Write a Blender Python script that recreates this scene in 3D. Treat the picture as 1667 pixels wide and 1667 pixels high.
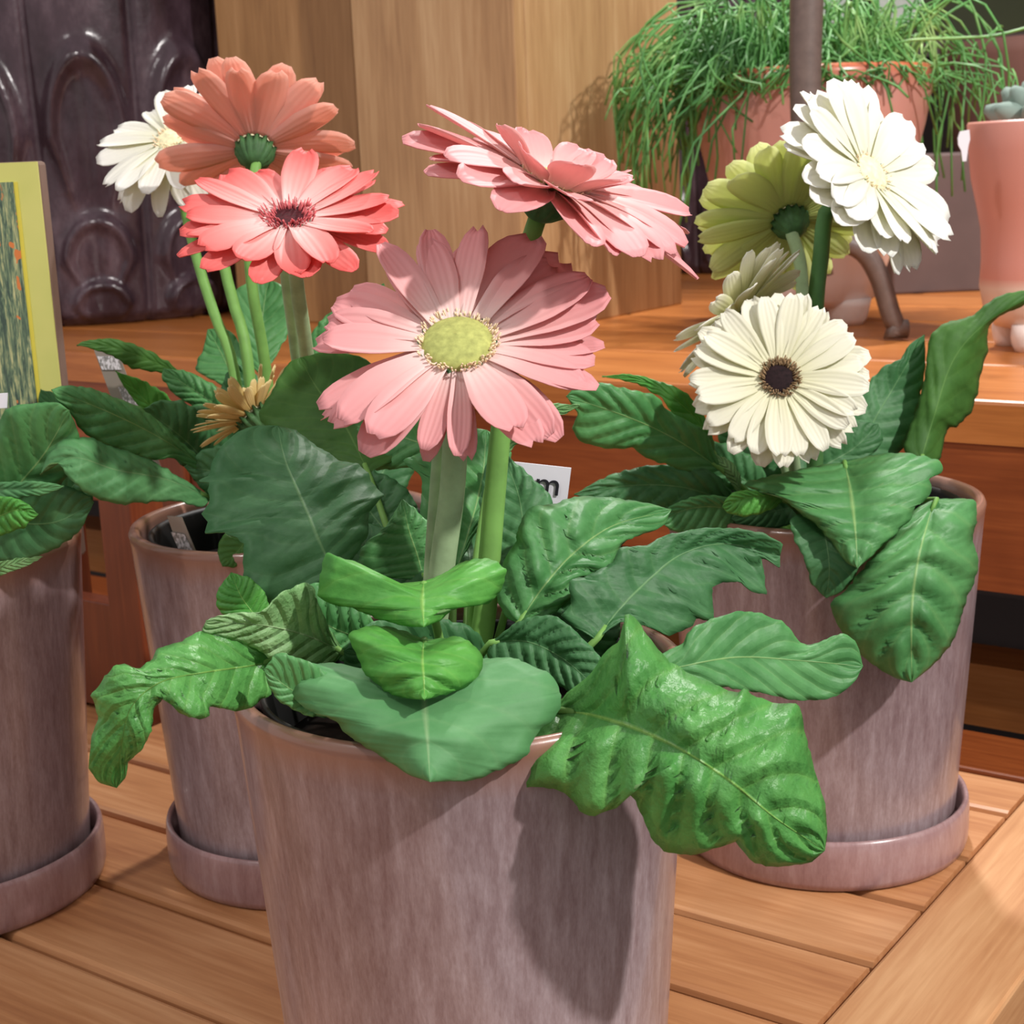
import bpy, math, random
from mathutils import Vector, Matrix, noise
for o in list(bpy.data.objects): bpy.data.objects.remove(o)
S = bpy.context.scene
COL = S.collection
PI = math.pi
# ------------------------------------------------------------ camera, world, lamps, exposure
F = 2514.96; PITCH = .221466; ROLL = -.0417974; CH = .379081
_c, _s = math.cos(PITCH), math.sin(PITCH)
FW = Vector((0, _c, -_s)); _u = Vector((0, _s, _c)); _r = Vector((1, 0, 0))
RT = _r*math.cos(ROLL)+_u*math.sin(ROLL); UP = _u*math.cos(ROLL)-_r*math.sin(ROLL)
CO = Vector((0, 0, CH))
cd = bpy.data.cameras.new('camera'); cam = bpy.data.objects.new('camera', cd); COL.objects.link(cam)
cam.matrix_world = Matrix(((RT.x, UP.x, -FW.x, CO.x), (RT.y, UP.y, -FW.y, CO.y), (RT.z, UP.z, -FW.z, CO.z), (0, 0, 0, 1)))
cd.sensor_width = 36; cd.lens = F/1667*36; cd.clip_start = .02; cd.clip_end = 50
cd.dof.use_dof = True; cd.dof.focus_distance = .58; cd.dof.aperture_fstop = 32
S.camera = cam
w = bpy.data.worlds.new('shop_light'); S.world = w; w.use_nodes = True
w.node_tree.nodes['Background'].inputs[0].default_value = (1.0, .95, .94, 1)
w.node_tree.nodes['Background'].inputs[1].default_value = .56
def lamp(name, loc, target, power, size, col, angle=100):
    l = bpy.data.lights.new(name, 'SPOT'); l.energy = power; l.shadow_soft_size = size; l.color = col
    l.spot_size = math.radians(angle); l.spot_blend = .5
    o = bpy.data.objects.new(name, l); COL.objects.link(o); o.location = loc
    o.rotation_euler = (Vector(target)-Vector(loc)).to_track_quat('-Z', 'Y').to_euler()
lamp('overhead_spot', (1.15, -.25, 1.50), (0, .85, .25), 150, .035, (1, .955, .92))
lamp('overhead_spot', (-.75, .05, 1.55), (-.1, .8, .2), 20, .04, (1, .96, .93))
lamp('overhead_spot', (.35, 1.75, 1.45), (.05, .8, .3), 75, .05, (1, .96, .93), 110)  # added back light, set behind to make thin petals and leaves glow
S.view_settings.view_transform = 'Standard'; S.view_settings.look = 'None'
S.view_settings.exposure = 0; S.view_settings.gamma = 1

# ------------------------------------------------------------ helpers
def ray(px, py): return FW+RT*((px-833.5)/F)-UP*((py-833.5)/F)
def U(px, py, Y):                       # photo point at world depth Y
    d = ray(px, py); return CO+d*((Y)/d.y)
YAW = -.62317612
D = Vector((math.cos(YAW), math.sin(YAW), 0)); N = Vector((-math.sin(YAW), math.cos(YAW), 0))
def Un(px, py, n):                      # photo point on the vertical plane n = const (furniture grid)
    d = ray(px, py); return CO+d*((n-CO.dot(N))/d.dot(N))
def Uz(px, py, z):
    d = ray(px, py); return CO+d*((z-CH)/d.z)
def G(d, n, z=0): return D*d+N*n+Vector((0, 0, z))
def tag(o, label=None, cat=None, group=None, kind=None):
    if label: o['label'] = label
    if cat: o['category'] = cat
    if group: o['group'] = group
    if kind: o['kind'] = kind
    return o
ORG = {}
def empty(name, loc, label, cat, group=None):
    o = bpy.data.objects.new(name, None); COL.objects.link(o); o.location = loc; o.empty_display_size = .02
    ORG[o.name] = Vector(loc); return tag(o, label, cat, group)
def mk(name, vs, fs, mats, parent=None, uvs=None, smooth=True, origin=None, fm=None):
    org = ORG[parent.name] if parent else (Vector(origin) if origin is not None else Vector((0, 0, 0)))
    me = bpy.data.meshes.new(name)
    me.from_pydata([tuple(Vector(v)-org) for v in vs], [], fs)
    for m in (mats if isinstance(mats, (list, tuple)) else [mats]): me.materials.append(m)
    if uvs:
        L = me.uv_layers.new(name='UVMap')
        for lp in me.loops: L.data[lp.index].uv = uvs[lp.vertex_index]
    if fm:
        for p, i in zip(me.polygons, fm): p.material_index = i
    if smooth: me.polygons.foreach_set('use_smooth', [True]*len(me.polygons))
    me.update()
    o = bpy.data.objects.new(name, me); COL.objects.link(o)
    if parent: o.parent = parent
    else: o.location = org
    ORG[o.name] = org
    return o
def box(a, b, c, o):                    # box from origin o along vectors a, b, c
    vs = [o+a*i+b*j+c*k for k in (0, 1) for j in (0, 1) for i in (0, 1)]
    fs = [(0, 2, 3, 1), (4, 5, 7, 6), (0, 1, 5, 4), (2, 6, 7, 3), (0, 4, 6, 2), (1, 3, 7, 5)]
    return vs, fs
def bevel(o, w=.002, seg=2):
    m = o.modifiers.new('bevel', 'BEVEL'); m.width = w; m.segments = seg; m.limit_method = 'ANGLE'; return o
def solid(o, t, off=1):
    m = o.modifiers.new('thickness', 'SOLIDIFY'); m.thickness = t; m.offset = -1; m.use_rim = True
    m.material_offset = off; m.material_offset_rim = 0; return o
def merge(parts):
    V, Fc = [], []
    for v, f in parts:
        k = len(V); V += list(v); Fc += [tuple(i+k for i in q) for q in f]
    return V, Fc
def catmull(pts, n):
    P = [Vector(p) for p in pts]
    if len(P) == 2: P = [P[0], (P[0]+P[1])/2, P[1]]
    # chord-length resample of a catmull-rom
    Q = [P[0]*2-P[1]]+P+[P[-1]*2-P[-2]]; out = []
    for i in range(1, len(Q)-2):
        for k in range(8):
            t = k/8; a, b, c, d = Q[i-1:i+3]
            out.append(.5*((2*b)+(c-a)*t+(2*a-5*b+4*c-d)*t*t+(3*b-a-3*c+d)*t**3))
    out.append(P[-1]); return resample(out, n)
def resample(P, n):
    L = [0]
    for a, b in zip(P, P[1:]): L.append(L[-1]+(b-a).length)
    out = []; j = 0
    for i in range(n):
        t = L[-1]*i/(n-1)
        while j < len(P)-2 and L[j+1] < t: j += 1
        k = (t-L[j])/max(1e-9, L[j+1]-L[j]); out.append(P[j].lerp(P[j+1], min(1, max(0, k))))
    return out
def tube(pts, r, n=10, seg=14, ribs=0):
    P = catmull(pts, seg) if seg else [Vector(p) for p in pts]
    vs, fs = [], []
    m = len(P); side = None
    for i, p in enumerate(P):
        t = (P[min(i+1, m-1)]-P[max(i-1, 0)]).normalized()
        if side is None: side = t.orthogonal().normalized()
        side = (side-t*side.dot(t)).normalized(); b = t.cross(side)
        rr = r(i/(m-1)) if callable(r) else r
        for k in range(n):
            a = 2*PI*k/n; q = rr*(1+(ribs*math.cos(4*a) if ribs else 0))
            vs.append(p+(side*math.cos(a)+b*math.sin(a))*q)
    for i in range(m-1):
        for k in range(n): fs.append((i*n+k, i*n+(k+1) % n, (i+1)*n+(k+1) % n, (i+1)*n+k))
    fs.append(tuple(range(n-1, -1, -1))); fs.append(tuple((m-1)*n+k for k in range(n)))
    return vs, fs
def lathe(prof, n=72, c=Vector((0, 0, 0)), mod=None):
    vs, fs = [], []
    for r, z in prof:
        for k in range(n):
            a = 2*PI*k/n; q = r*(1+(mod(a, z) if mod else 0)); vs.append(c+Vector((q*math.cos(a), q*math.sin(a), z)))
    for i in range(len(prof)-1):
        for k in range(n): fs.append((i*n+k, i*n+(k+1) % n, (i+1)*n+(k+1) % n, (i+1)*n+k))
    fs.append(tuple(range(n-1, -1, -1))); fs.append(tuple((len(prof)-1)*n+k for k in range(n)))
    return vs, fs
# ------------------------------------------------------------ materials
class NT:
    def __init__(s, name):
        s.m = bpy.data.materials.new(name); s.m.use_nodes = True; s.t = s.m.node_tree
        s.b = s.t.nodes['Principled BSDF']; s.out = s.t.nodes['Material Output']
    def n(s, ty, **kw):
        x = s.t.nodes.new(ty)
        for k, v in kw.items():
            if k.startswith('i_'):
                k = k[2:]; x.inputs[int(k) if k.isdigit() else k.replace('_', ' ')].default_value = v
            else: setattr(x, k, v)
        return x
    def l(s, a, b): s.t.links.new(a, b)
    def math(s, op, a, b=None, c=None):
        x = s.n('ShaderNodeMath', operation=op)
        for i, v in enumerate((a, b, c)):
            if v is None: continue
            if isinstance(v, (int, float)): x.inputs[i].default_value = v
            else: s.l(v, x.inputs[i])
        return x.outputs[0]
    def ramp(s, fac, stops):
        x = s.n('ShaderNodeValToRGB'); e = x.color_ramp.elements
        while len(e) < len(stops): e.new(.5)
        for q, (p, c) in zip(e, stops): q.position = p; q.color = (*c, 1)
        s.l(fac, x.inputs[0]); return x.outputs[0]
    def mix(s, fac, a, b, blend='MIX'):
        x = s.n('ShaderNodeMix', data_type='RGBA', blend_type=blend)
        for i, v in ((0, fac), (6, a), (7, b)):
            if isinstance(v, (int, float)): x.inputs[i].default_value = v
            elif isinstance(v, tuple): x.inputs[i].default_value = (*v, 1)
            else: s.l(v, x.inputs[i])
        return x.outputs[2]
    def coord(s, out='Object', scale=(1, 1, 1), rot=(0, 0, 0)):
        c = s.n('ShaderNodeTexCoord'); m = s.n('ShaderNodeMapping'); m.inputs['Scale'].default_value = scale
        m.inputs['Rotation'].default_value = rot
        s.l(c.outputs[out], m.inputs[0]); return m.outputs[0]
    def noise(s, vec, scale, detail=4, rough=.55, dist=0):
        x = s.n('ShaderNodeTexNoise'); x.inputs['Scale'].default_value = scale; x.inputs['Detail'].default_value = detail
        x.inputs['Roughness'].default_value = rough; x.inputs['Distortion'].default_value = dist
        s.l(vec, x.inputs['Vector']); return x.outputs['Fac']
    def bump(s, h, strength=.3, dist=.001, target=None):
        x = s.n('ShaderNodeBump'); x.inputs['Strength'].default_value = strength; x.inputs['Distance'].default_value = dist
        s.l(h, x.inputs['Height']); s.l(x.outputs[0], (target or s.b).inputs['Normal']); return x.outputs[0]
def lin(r, g, b):
    f = lambda v: (v/255/12.92 if v/255 <= .04045 else ((v/255+.055)/1.055)**2.4)
    return (f(r), f(g), f(b))
def plain(name, col, rough=.5, spec=.5, metal=0, noise_amt=.08, scale=60):
    m = NT(name); n = m.noise(m.coord(), scale)
    a = tuple(c*(1-noise_amt) for c in col); b = tuple(min(1, c*(1+noise_amt)) for c in col)
    m.l(m.ramp(n, [(.3, a), (.7, b)]), m.b.inputs['Base Color'])
    m.b.inputs['Roughness'].default_value = rough; m.b.inputs['Metallic'].default_value = metal
    m.b.inputs['Specular IOR Level'].default_value = spec
    return m.m
def wood(name, dark, mid, light, axis='X', scale=1, rough=.42, grain=1):
    m = NT(name)
    sc = {'X': (3, 60, 60), 'Y': (60, 3, 60), 'Z': (60, 60, 3)}[axis]
    v = m.coord('Object', sc)
    sc2 = {'X': (2, 14, 14), 'Y': (14, 2, 14), 'Z': (14, 14, 2)}[axis]
    v2 = m.coord('Object', sc2)
    n1 = m.noise(v, 4*scale, 5, .6, .4); n2 = m.noise(v2, 1.6*scale, 3, .5, .8)
    s = m.math('ADD', m.math('MULTIPLY', n1, .45*grain), m.math('MULTIPLY', n2, 1-.45*grain))
    c = m.ramp(s, [(.3, dark), (.5, mid), (.7, light)])
    m.l(c, m.b.inputs['Base Color']); m.b.inputs['Roughness'].default_value = rough
    m.bump(n1, .12, .0006); return m.m
def glaze(name, body, dark, light, rim=None, rough=.3, zrim=.19):
    m = NT(name)
    v = m.coord('Object', (230, 230, 38)); v2 = m.coord('Object', (14, 14, 6)); v3 = m.coord('Object', (900, 900, 300))
    n1 = m.noise(v, 1, 5, .7); n2 = m.noise(v2, 1, 3, .5); n3 = m.noise(v3, 1, 2, .6)
    s = m.math('ADD', m.math('MULTIPLY', n1, .5), m.math('ADD', m.math('MULTIPLY', n2, .35), m.math('MULTIPLY', n3, .15)))
    c = m.ramp(s, [(.36, dark), (.5, body), (.66, light)])
    if rim:
        z = m.n('ShaderNodeSeparateXYZ'); m.l(m.coord(), z.inputs[0])
        f = m.n('ShaderNodeMapRange'); f.inputs[1].default_value = zrim-.012; f.inputs[2].default_value = zrim+.002
        m.l(m.math('ADD', z.outputs[2], m.math('MULTIPLY', m.math('SUBTRACT', n2, .5), .012)), f.inputs[0])
        c = m.mix(f.outputs[0], c, rim)
    m.l(c, m.b.inputs['Base Color']); m.b.inputs['Roughness'].default_value = rough
    m.b.inputs['Coat Weight'].default_value = .35; m.b.inputs['Coat Roughness'].default_value = .12
    m.bump(n1, .10, .0006); return m.m
def leafmat(name, base, dark, vein, nv=8, rough=.42, trans=.25, bump=.5, mottled=.5, crink=0):
    m = NT(name)
    tc = m.n('ShaderNodeTexCoord'); sp = m.n('ShaderNodeSeparateXYZ'); m.l(tc.outputs['UV'], sp.inputs[0])
    u, v = sp.outputs[0], sp.outputs[1]
    au = m.math('ABSOLUTE', u)
    nz = m.noise(m.coord('Object', (1, 1, 1)), 26, 3, .5)
    nf = m.noise(m.coord('Object', (1, 1, 1)), 240, 3, .6)
    ph = m.math('ADD', m.math('SUBTRACT', v, m.math('MULTIPLY', au, .22)), m.math('MULTIPLY', m.math('SUBTRACT', nz, .5), .03))
    fr = m.math('PINGPONG', m.math('MULTIPLY', ph, nv), .5)           # 0 on the vein, .5 between
    lv = m.math('SUBTRACT', 1, m.math('SMOOTH_MIN', m.math('MULTIPLY', fr, 9), 1, .2))
    lv = m.math('MAXIMUM', lv, 0)
    mid = m.math('MAXIMUM', m.math('SUBTRACT', 1, m.math('MULTIPLY', au, m.math('ADD', 22, m.math('MULTIPLY', v, 30)))), 0)
    veinm = m.math('MINIMUM', m.math('ADD', m.math('MULTIPLY', lv, .12), m.math('MULTIPLY', mid, .8)), 1)
    mot = m.math('ADD', m.math('MULTIPLY', nz, .7), m.math('MULTIPLY', nf, .3))
    c = m.ramp(mot, [(.5-.25*mottled, dark), (.5+.25*mottled, base)])
    c = m.mix(veinm, c, vein)
    m.l(c, m.b.inputs['Base Color']); m.b.inputs['Roughness'].default_value = rough
    m.b.inputs['Specular IOR Level'].default_value = .45
    h = m.math('ADD', m.math('MULTIPLY', m.math('MINIMUM', fr, .3), 3.2), m.math('MULTIPLY', nf, .5+crink))
    h = m.math('ADD', h, m.math('MULTIPLY', mid, .4))
    nrm = m.bump(h, bump, .0012)
    tr = m.n('ShaderNodeBsdfTranslucent'); m.l(m.mix(.5, c, tuple(min(1, x*1.6) for x in base), 'MIX'), tr.inputs[0]); m.l(nrm, tr.inputs[1])
    mx = m.n('ShaderNodeMixShader'); mx.inputs[0].default_value = trans
    m.l(m.b.outputs[0], mx.inputs[1]); m.l(tr.outputs[0], mx.inputs[2]); m.l(mx.outputs[0], m.out.inputs[0])
    return m.m
def petalmat(name, base, mid, tip, rough=.55, trans=.3, ridge=.25):
    m = NT(name); tc = m.n('ShaderNodeTexCoord'); sp = m.n('ShaderNodeSeparateXYZ'); m.l(tc.outputs['UV'], sp.inputs[0])
    u, v = sp.outputs[0], sp.outputs[1]
    nz = m.noise(m.coord('Object', (1, 1, 1)), 60, 2)
    vv = m.math('ADD', v, m.math('MULTIPLY', m.math('SUBTRACT', nz, .5), .2))
    c = m.ramp(vv, [(0, base), (.45, mid), (.95, tip)])
    m.l(c, m.b.inputs['Base Color']); m.b.inputs['Roughness'].default_value = rough; m.b.inputs['Specular IOR Level'].default_value = .3
    h = m.math('SINE', m.math('MULTIPLY', u, 16))
    nrm = m.bump(h, ridge, .00025)
    tr = m.n('ShaderNodeBsdfTranslucent'); m.l(c, tr.inputs[0]); m.l(nrm, tr.inputs[1])
    mx = m.n('ShaderNodeMixShader'); mx.inputs[0].default_value = trans
    m.l(m.b.outputs[0], mx.inputs[1]); m.l(tr.outputs[0], mx.inputs[2]); m.l(mx.outputs[0], m.out.inputs[0])
    return m.m
M = {}
M['slat'] = wood('oiled_slat_wood', lin(158, 100, 62), lin(192, 134, 88), lin(216, 162, 116), 'X')
M['slat_edge'] = wood('frame_board_wood', lin(172, 116, 74), lin(202, 148, 102), lin(224, 176, 128), 'Y')
M['bench'] = wood('red_brown_bench_wood', lin(112, 52, 24), lin(140, 72, 34), lin(168, 92, 46), 'X', rough=.35)
M['crate'] = wood('dark_red_crate_wood', lin(84, 36, 20), lin(108, 50, 26), lin(130, 68, 36), 'Z', rough=.4)
M['benchtop'] = wood('lit_bench_top_wood', lin(150, 84, 38), lin(186, 114, 56), lin(206, 134, 74), 'X', rough=.32)  # bench wood coloured brighter and more orange for the light on its top
M['planter'] = wood('pale_upright_grain_wood', lin(150, 112, 76), lin(178, 140, 98), lin(200, 166, 124), 'Z')
M['planter2'] = wood('golden_upright_grain_wood', lin(134, 94, 54), lin(160, 118, 72), lin(178, 136, 90), 'Z')
M['darkwood'] = plain('dark_shelf_wood', lin(60, 36, 28), .5)
M['pot'] = glaze('mauve_glaze', lin(148, 128, 130), lin(122, 98, 100), lin(176, 160, 164), rim=lin(148, 108, 92))
M['saucer'] = glaze('mauve_saucer_glaze', lin(162, 130, 130), lin(144, 110, 110), lin(178, 152, 152), rough=.28)
M['soil'] = plain('dark_potting_soil', lin(26, 20, 16), .95, .1, noise_amt=.5, scale=220)
M['blackplastic'] = plain('black_plastic', lin(20, 20, 20), .5, .3)
M['leaf'] = leafmat('gerbera_leaf', lin(100, 164, 98), lin(76, 140, 78), lin(168, 206, 130), bump=.35, rough=.5)
M['leaf_bright'] = leafmat('young_gerbera_leaf', lin(104, 180, 80), lin(76, 154, 62), lin(160, 210, 104), bump=.4, rough=.5)
M['leaf_matte'] = leafmat('matte_gerbera_leaf', lin(104, 164, 106), lin(86, 148, 90), lin(146, 184, 130), bump=.15, rough=.6, mottled=.7)
M['leaf_blister'] = leafmat('blistered_gerbera_leaf', lin(104, 172, 88), lin(76, 146, 70), lin(160, 206, 100), bump=.75, rough=.42, crink=.5)
M['leaf_pale'] = leafmat('pale_crinkled_leaf', lin(160, 200, 140), lin(110, 166, 96), lin(186, 214, 160), bump=.8, crink=1.0, rough=.55)
M['leaf_dark'] = leafmat('dark_gerbera_leaf', lin(86, 142, 90), lin(62, 116, 68), lin(130, 176, 118), bump=.3, rough=.55)
M['leaf_olive'] = leafmat('olive_gerbera_leaf', lin(76, 126, 50), lin(58, 104, 38), lin(110, 154, 76), bump=.15, rough=.65)
M['leaf_back'] = leafmat('leaf_underside', lin(118, 160, 98), lin(94, 136, 76), lin(160, 188, 130), bump=.3, rough=.65)
M['stem'] = plain('hairy_flower_stem', lin(156, 182, 138), .6, .3, noise_amt=.2, scale=90)
M['stem_thin'] = plain('green_flower_stem', lin(118, 166, 84), .55, .3, noise_amt=.15, scale=90)
M['stem_dark'] = plain('dark_green_flower_stem', lin(74, 118, 66), .5, .3, noise_amt=.15, scale=90)
M['calyx'] = plain('flower_calyx_green', lin(66, 104, 62), .6, .3, noise_amt=.3, scale=200)
# petals: (front, back)
M['pf_pink'] = petalmat('pink_petal', lin(253, 234, 228), lin(246, 192, 190), lin(240, 170, 172))
M['pb_pink'] = petalmat('pink_petal_back', lin(244, 206, 192), lin(242, 186, 178), lin(242, 178, 172))
M['pf_coral'] = petalmat('coral_petal', lin(255, 226, 222), lin(254, 178, 172), lin(248, 118, 114))
M['pb_coral'] = petalmat('coral_petal_back', lin(244, 160, 142), lin(242, 140, 128), lin(244, 122, 112))
M['pf_peach'] = petalmat('salmon_petal', lin(255, 214, 198), lin(252, 196, 180), lin(250, 190, 174), trans=.5)
M['pb_peach'] = petalmat('salmon_petal_back', lin(255, 200, 188), lin(254, 212, 196), lin(252, 206, 186), trans=.5)
M['pf_white'] = petalmat('white_petal', lin(250, 249, 226), lin(252, 251, 242), lin(252, 252, 248))
M['pb_white'] = petalmat('white_petal_back', lin(214, 218, 150), lin(228, 228, 176), lin(242, 240, 218))
M['pf_cream'] = petalmat('cream_petal', lin(240, 238, 200), lin(244, 242, 218), lin(246, 245, 230))
M['pb_lime'] = petalmat('lime_petal_back', lin(208, 218, 130), lin(226, 234, 158), lin(236, 240, 184), trans=.5)
M['pf_dry'] = petalmat('dried_petal', lin(214, 184, 110), lin(228, 206, 140), lin(236, 218, 160))
M['disk_green'] = plain('yellow_green_disk', lin(172, 178, 104), .8, .2, noise_amt=.22, scale=420)
M['disk_black'] = plain('black_disk', lin(34, 20, 22), .8, .2, noise_amt=.5, scale=500)
M['disk_maroon'] = plain('maroon_disk', lin(70, 24, 30), .8, .2, noise_amt=.5, scale=500)
M['disk_cream'] = plain('cream_disk', lin(238, 232, 190), .8, .2, noise_amt=.2, scale=400)
M['flo_pale'] = plain('pale_floret', lin(250, 226, 190), .7, .2)
M['flo_pink'] = plain('pink_floret', lin(206, 104, 108), .7, .2, noise_amt=.4, scale=400)
M['flo_tan'] = plain('tan_floret', lin(150, 124, 92), .7, .2, noise_amt=.5, scale=500)
M['white_card'] = plain('white_card', lin(228, 228, 236), .5, noise_amt=.01)
M['ink'] = plain('black_ink', lin(22, 22, 30), .6, noise_amt=.02)
M['iron'] = plain('grey_brown_iron', lin(106, 92, 86), .45, noise_amt=.15, scale=120)

# ------------------------------------------------------------ room shell
def struct(name, v, mat):
    o = mk(name, v[0], v[1], mat, smooth=False); o['kind'] = 'structure'; return o
struct('floor', box(Vector((8, 0, 0)), Vector((0, 8, 0)), Vector((0, 0, .05)), Vector((-4, -3, -.65))), plain('dark_shop_floor', lin(36, 26, 24), .6))
struct('wall_back', box(D*11, N*.1, Vector((0, 0, 3.6)), G(-7.5, 3.3, -.6)), plain('dark_brown_wall', lin(46, 30, 26), .8, noise_amt=.2, scale=3))

# ------------------------------------------------------------ slatted table
TB = empty('slatted_table', G(-.8, .6, -.60), 'oiled teak table with slatted top under the gerbera pots', 'table')
seams = [.44-.0665*k for k in range(6, 0, -1)]+[.44+.0665*k for k in range(7)]+[.893]
parts = []
def slab(d0, d1, n0, n1, z0, z1, b=.0022):
    # long board with softened top edges
    vs = []; fs = []
    prof = [(n0, z0), (n1, z0), (n1, z1-b), (n1-b*.3, z1-b*.3), (n1-b, z1), (n0+b, z1), (n0+b*.3, z1-b*.3), (n0, z1-b)]
    for d in (d0, d1):
        for n, z in prof: vs.append(G(d, n, z))
    k = len(prof)
    for i in range(k): fs.append((i, k+i, k+(i+1) % k, (i+1) % k))
    fs.append(tuple(range(k))); fs.append(tuple(range(2*k-1, k-1, -1)))
    return vs, fs
def to_grid(o):                          # rotate object frame so wood grain follows the boards
    me = o.data; c = math.cos(-YAW); s = math.sin(-YAW)
    for v in me.vertices: v.co = (v.co.x*c-v.co.y*s, v.co.x*s+v.co.y*c, v.co.z)
    o.rotation_euler.z = YAW; return o
for a, b in zip(seams, seams[1:]): parts.append(slab(-1.7, -.2595, a+.0019, b-.0019, -.022, 0, .0035))
v, f = merge(parts); to_grid(mk('slat_panel', v, f, M['slat'], TB, smooth=False))
def board_n(d0, d1, n0, n1, z0, z1):     # frame board running along n
    vs, fs = box(D*(d1-d0), N*(n1-n0), Vector((0, 0, z1-z0)), G(d0, n0, z0)); return vs, fs
v, f = board_n(-.2575, -.195, -.2, .96, -.028, .0); bevel(to_grid(mk('frame_board', v, f, M['slat_edge'], TB, smooth=False)))
v, f = slab(-1.7, -.2595, .895, .96, -.028, 0); to_grid(mk('frame_board', v, f, M['bench'], TB, smooth=False))  # back board takes the darker bench wood to paint in its shadow
v, f = slab(-1.7, -.2595, -.03, .035, -.028, 0); to_grid(mk('frame_board', v, f, M['slat'], TB, smooth=False))
v, f = box(D*1.4, N*.8, Vector((0, 0, .03)), G(-1.62, .1, -.057)); mk('underframe', v, f, M['darkwood'], TB, smooth=False)
for d, n in ((-.27, .9), (-.27, 0), (-1.6, .9), (-1.6, 0)):
    v, f = box(D*.05, N*.05, Vector((0, 0, .572)), G(d, n, -.60)); mk('leg', v, f, M['bench'], TB, smooth=False)

# ------------------------------------------------------------ bench behind
BZ = .215; BN = 1.022
BE = empty('display_bench', G(-.9, 1.5, -.60), 'red-brown wooden display bench behind the table carrying the vase and wooden planters', 'bench')
v, f = merge([slab(-2.2, .4, BN-(.024 if k == 0 else -.003)+k*.14, BN+k*.14+.138, BZ-.0295+(.028 if k==0 else 0)*0, BZ, .003) for k in range(7)])
to_grid(mk('bench_top', v, f, M['benchtop'], BE, smooth=False))
v, f = box(D*2.6, N*.024, Vector((0, 0, .128)), G(-2.2, BN-.022, BZ-.130)); to_grid(mk('apron', v, f, M['bench'], BE, smooth=False))
q = Un(212, 1000, BN); dl = q.dot(D)
for dd in (dl-.02, .2):
    for nn in (BN+.034, BN+.9):
        v, f = box(D*.055, N*.055, Vector((0, 0, BZ-.03+.60)), G(dd, nn, -.60)); to_grid(mk('leg', v, f, M['bench'], BE, smooth=False))
v, f = box(D*2.2, N*.05, Vector((0, 0, .05)), G(-2.1, BN+.10, -.06)); to_grid(mk('stretcher', v, f, M['benchtop'], BE, smooth=False))

# ------------------------------------------------------------ red-brown crate on the table, left
CN = .69
cr = Un(238, 1100, CN).dot(D); cl = Un(70, 1100, CN).dot(D); cm = Un(188, 1100, CN).dot(D)
CRT = empty('wooden_crate', G((cl+cr)/2, CN+.08, 0), 'dark red-brown wooden crate standing on the table between the two left pots', 'crate')
zb_ = Un(165, 985, CN).z
for d0_, d1_, n0_, n1_, z0_, z1_, nm in ((cm, cr, CN, CN+.03, 0, .20, 'corner_post'), (cl, cl+.03, CN, CN+.03, 0, .20, 'corner_post'), (cm, cr, CN+.13, CN+.16, 0, .20, 'corner_post'), (cl, cl+.03, CN+.13, CN+.16, 0, .20, 'corner_post'),
                                     (cl+.031, cm-.001, CN+.004, CN+.02, .004, zb_, 'lower_board'), (cl+.031, cm-.001, CN+.004, CN+.02, .16, .198, 'upper_board'), (cl+.031, cm-.001, CN+.135, CN+.15, .004, .198, 'back_board')):
    v, f = box(D*(d1_-d0_), N*(n1_-n0_), Vector((0, 0, z1_-z0_)), G(d0_, n0_, z0_)); bevel(to_grid(mk(nm, v, f, M['crate'], CRT, smooth=False)), .0012)
# ------------------------------------------------------------ flower pots, saucers
POTC = {'front': (-.02187, .55363), 'mid': (-.12321, .82712), 'left': (-.31738, .80015), 'right': (.16986, .82193)}
H = .19642
R0, R1 = .07197, .085
def rad(z): return R0+(R1-R0)*(z-.006)/(H-.006)
pp = [(.004, .0055), (R0-.006, .0055), (R0-.001, .0065), (R0, .010)]
pp += [(rad(z), z) for z in (.03, .06, .09, .12, .15, .175, .185)]
pp += [(R1-.0002, H-.006), (R1+.0003, H-.003), (R1-.0007, H-.0006), (R1-.0028, H), (R1-.005, H-.001), (R1-.0062, H-.004)]
pp += [(rad(z)-.0066, z) for z in (.18, .15, .12, .05)]+[(R0-.01, .015), (.004, .014)]
sp = [(.004, 0), (.0765, 0), (.0792, .0012), (.0803, .005), (.0806, .012), (.0806, .020), (.0802, .0262), (.0795, .0284), (.0783, .0286), (.0772, .0278),
      (.0765, .025), (.0762, .012), (.0745, .0075), (.069, .0055), (.004, .0052)]
potlab = {'front': 'large mauve glazed flower pot at the front centre, tallest in view, holding the pink gerbera',
          'mid': 'mauve glazed flower pot behind the front pot on its left, holding coral gerberas',
          'left': 'mauve glazed flower pot cut by the left edge of the photo',
          'right': 'mauve glazed flower pot at the right, holding white gerberas'}
saulab = {'mid': 'pinkish saucer under the coral gerbera pot, partly hidden by the front pot',
          'left': 'greyish mauve saucer under the pot at the left edge',
          'right': 'pinkish glazed saucer under the right-hand white gerbera pot',
          'front': 'saucer under the large front pot, below the bottom edge of the photo'}
first = None; firsts = None; firsto = None
for k, (x, y) in POTC.items():
    if not first:
        v, f = lathe(pp, 96); first = o = mk('flower_pot', v, f, M['pot'])
        v, f = lathe([(.003, .168), (.03, .1695), (.06, .169), (.0705, .1675)], 64)
        so = firsto = mk('soil', v, f, M['soil'])
    else:
        o = first.copy(); COL.objects.link(o); so = firsto.copy(); COL.objects.link(so)
    so.parent = o; so.location = (0, 0, 0)
    o.location = (x, y, 0); o.rotation_euler.z = random.Random(k).random()*6
    tag(o, potlab[k], 'flower pot', 'mauve glazed flower pots')
    if k != 'front':
        if not firsts: v, f = lathe(sp, 96); firsts = s = mk('saucer', v, f, M['saucer'])
        else: s = firsts.copy(); COL.objects.link(s)
        s.location = (x, y, 0); tag(s, saulab[k], 'saucer', 'saucers under the mauve pots')

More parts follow.
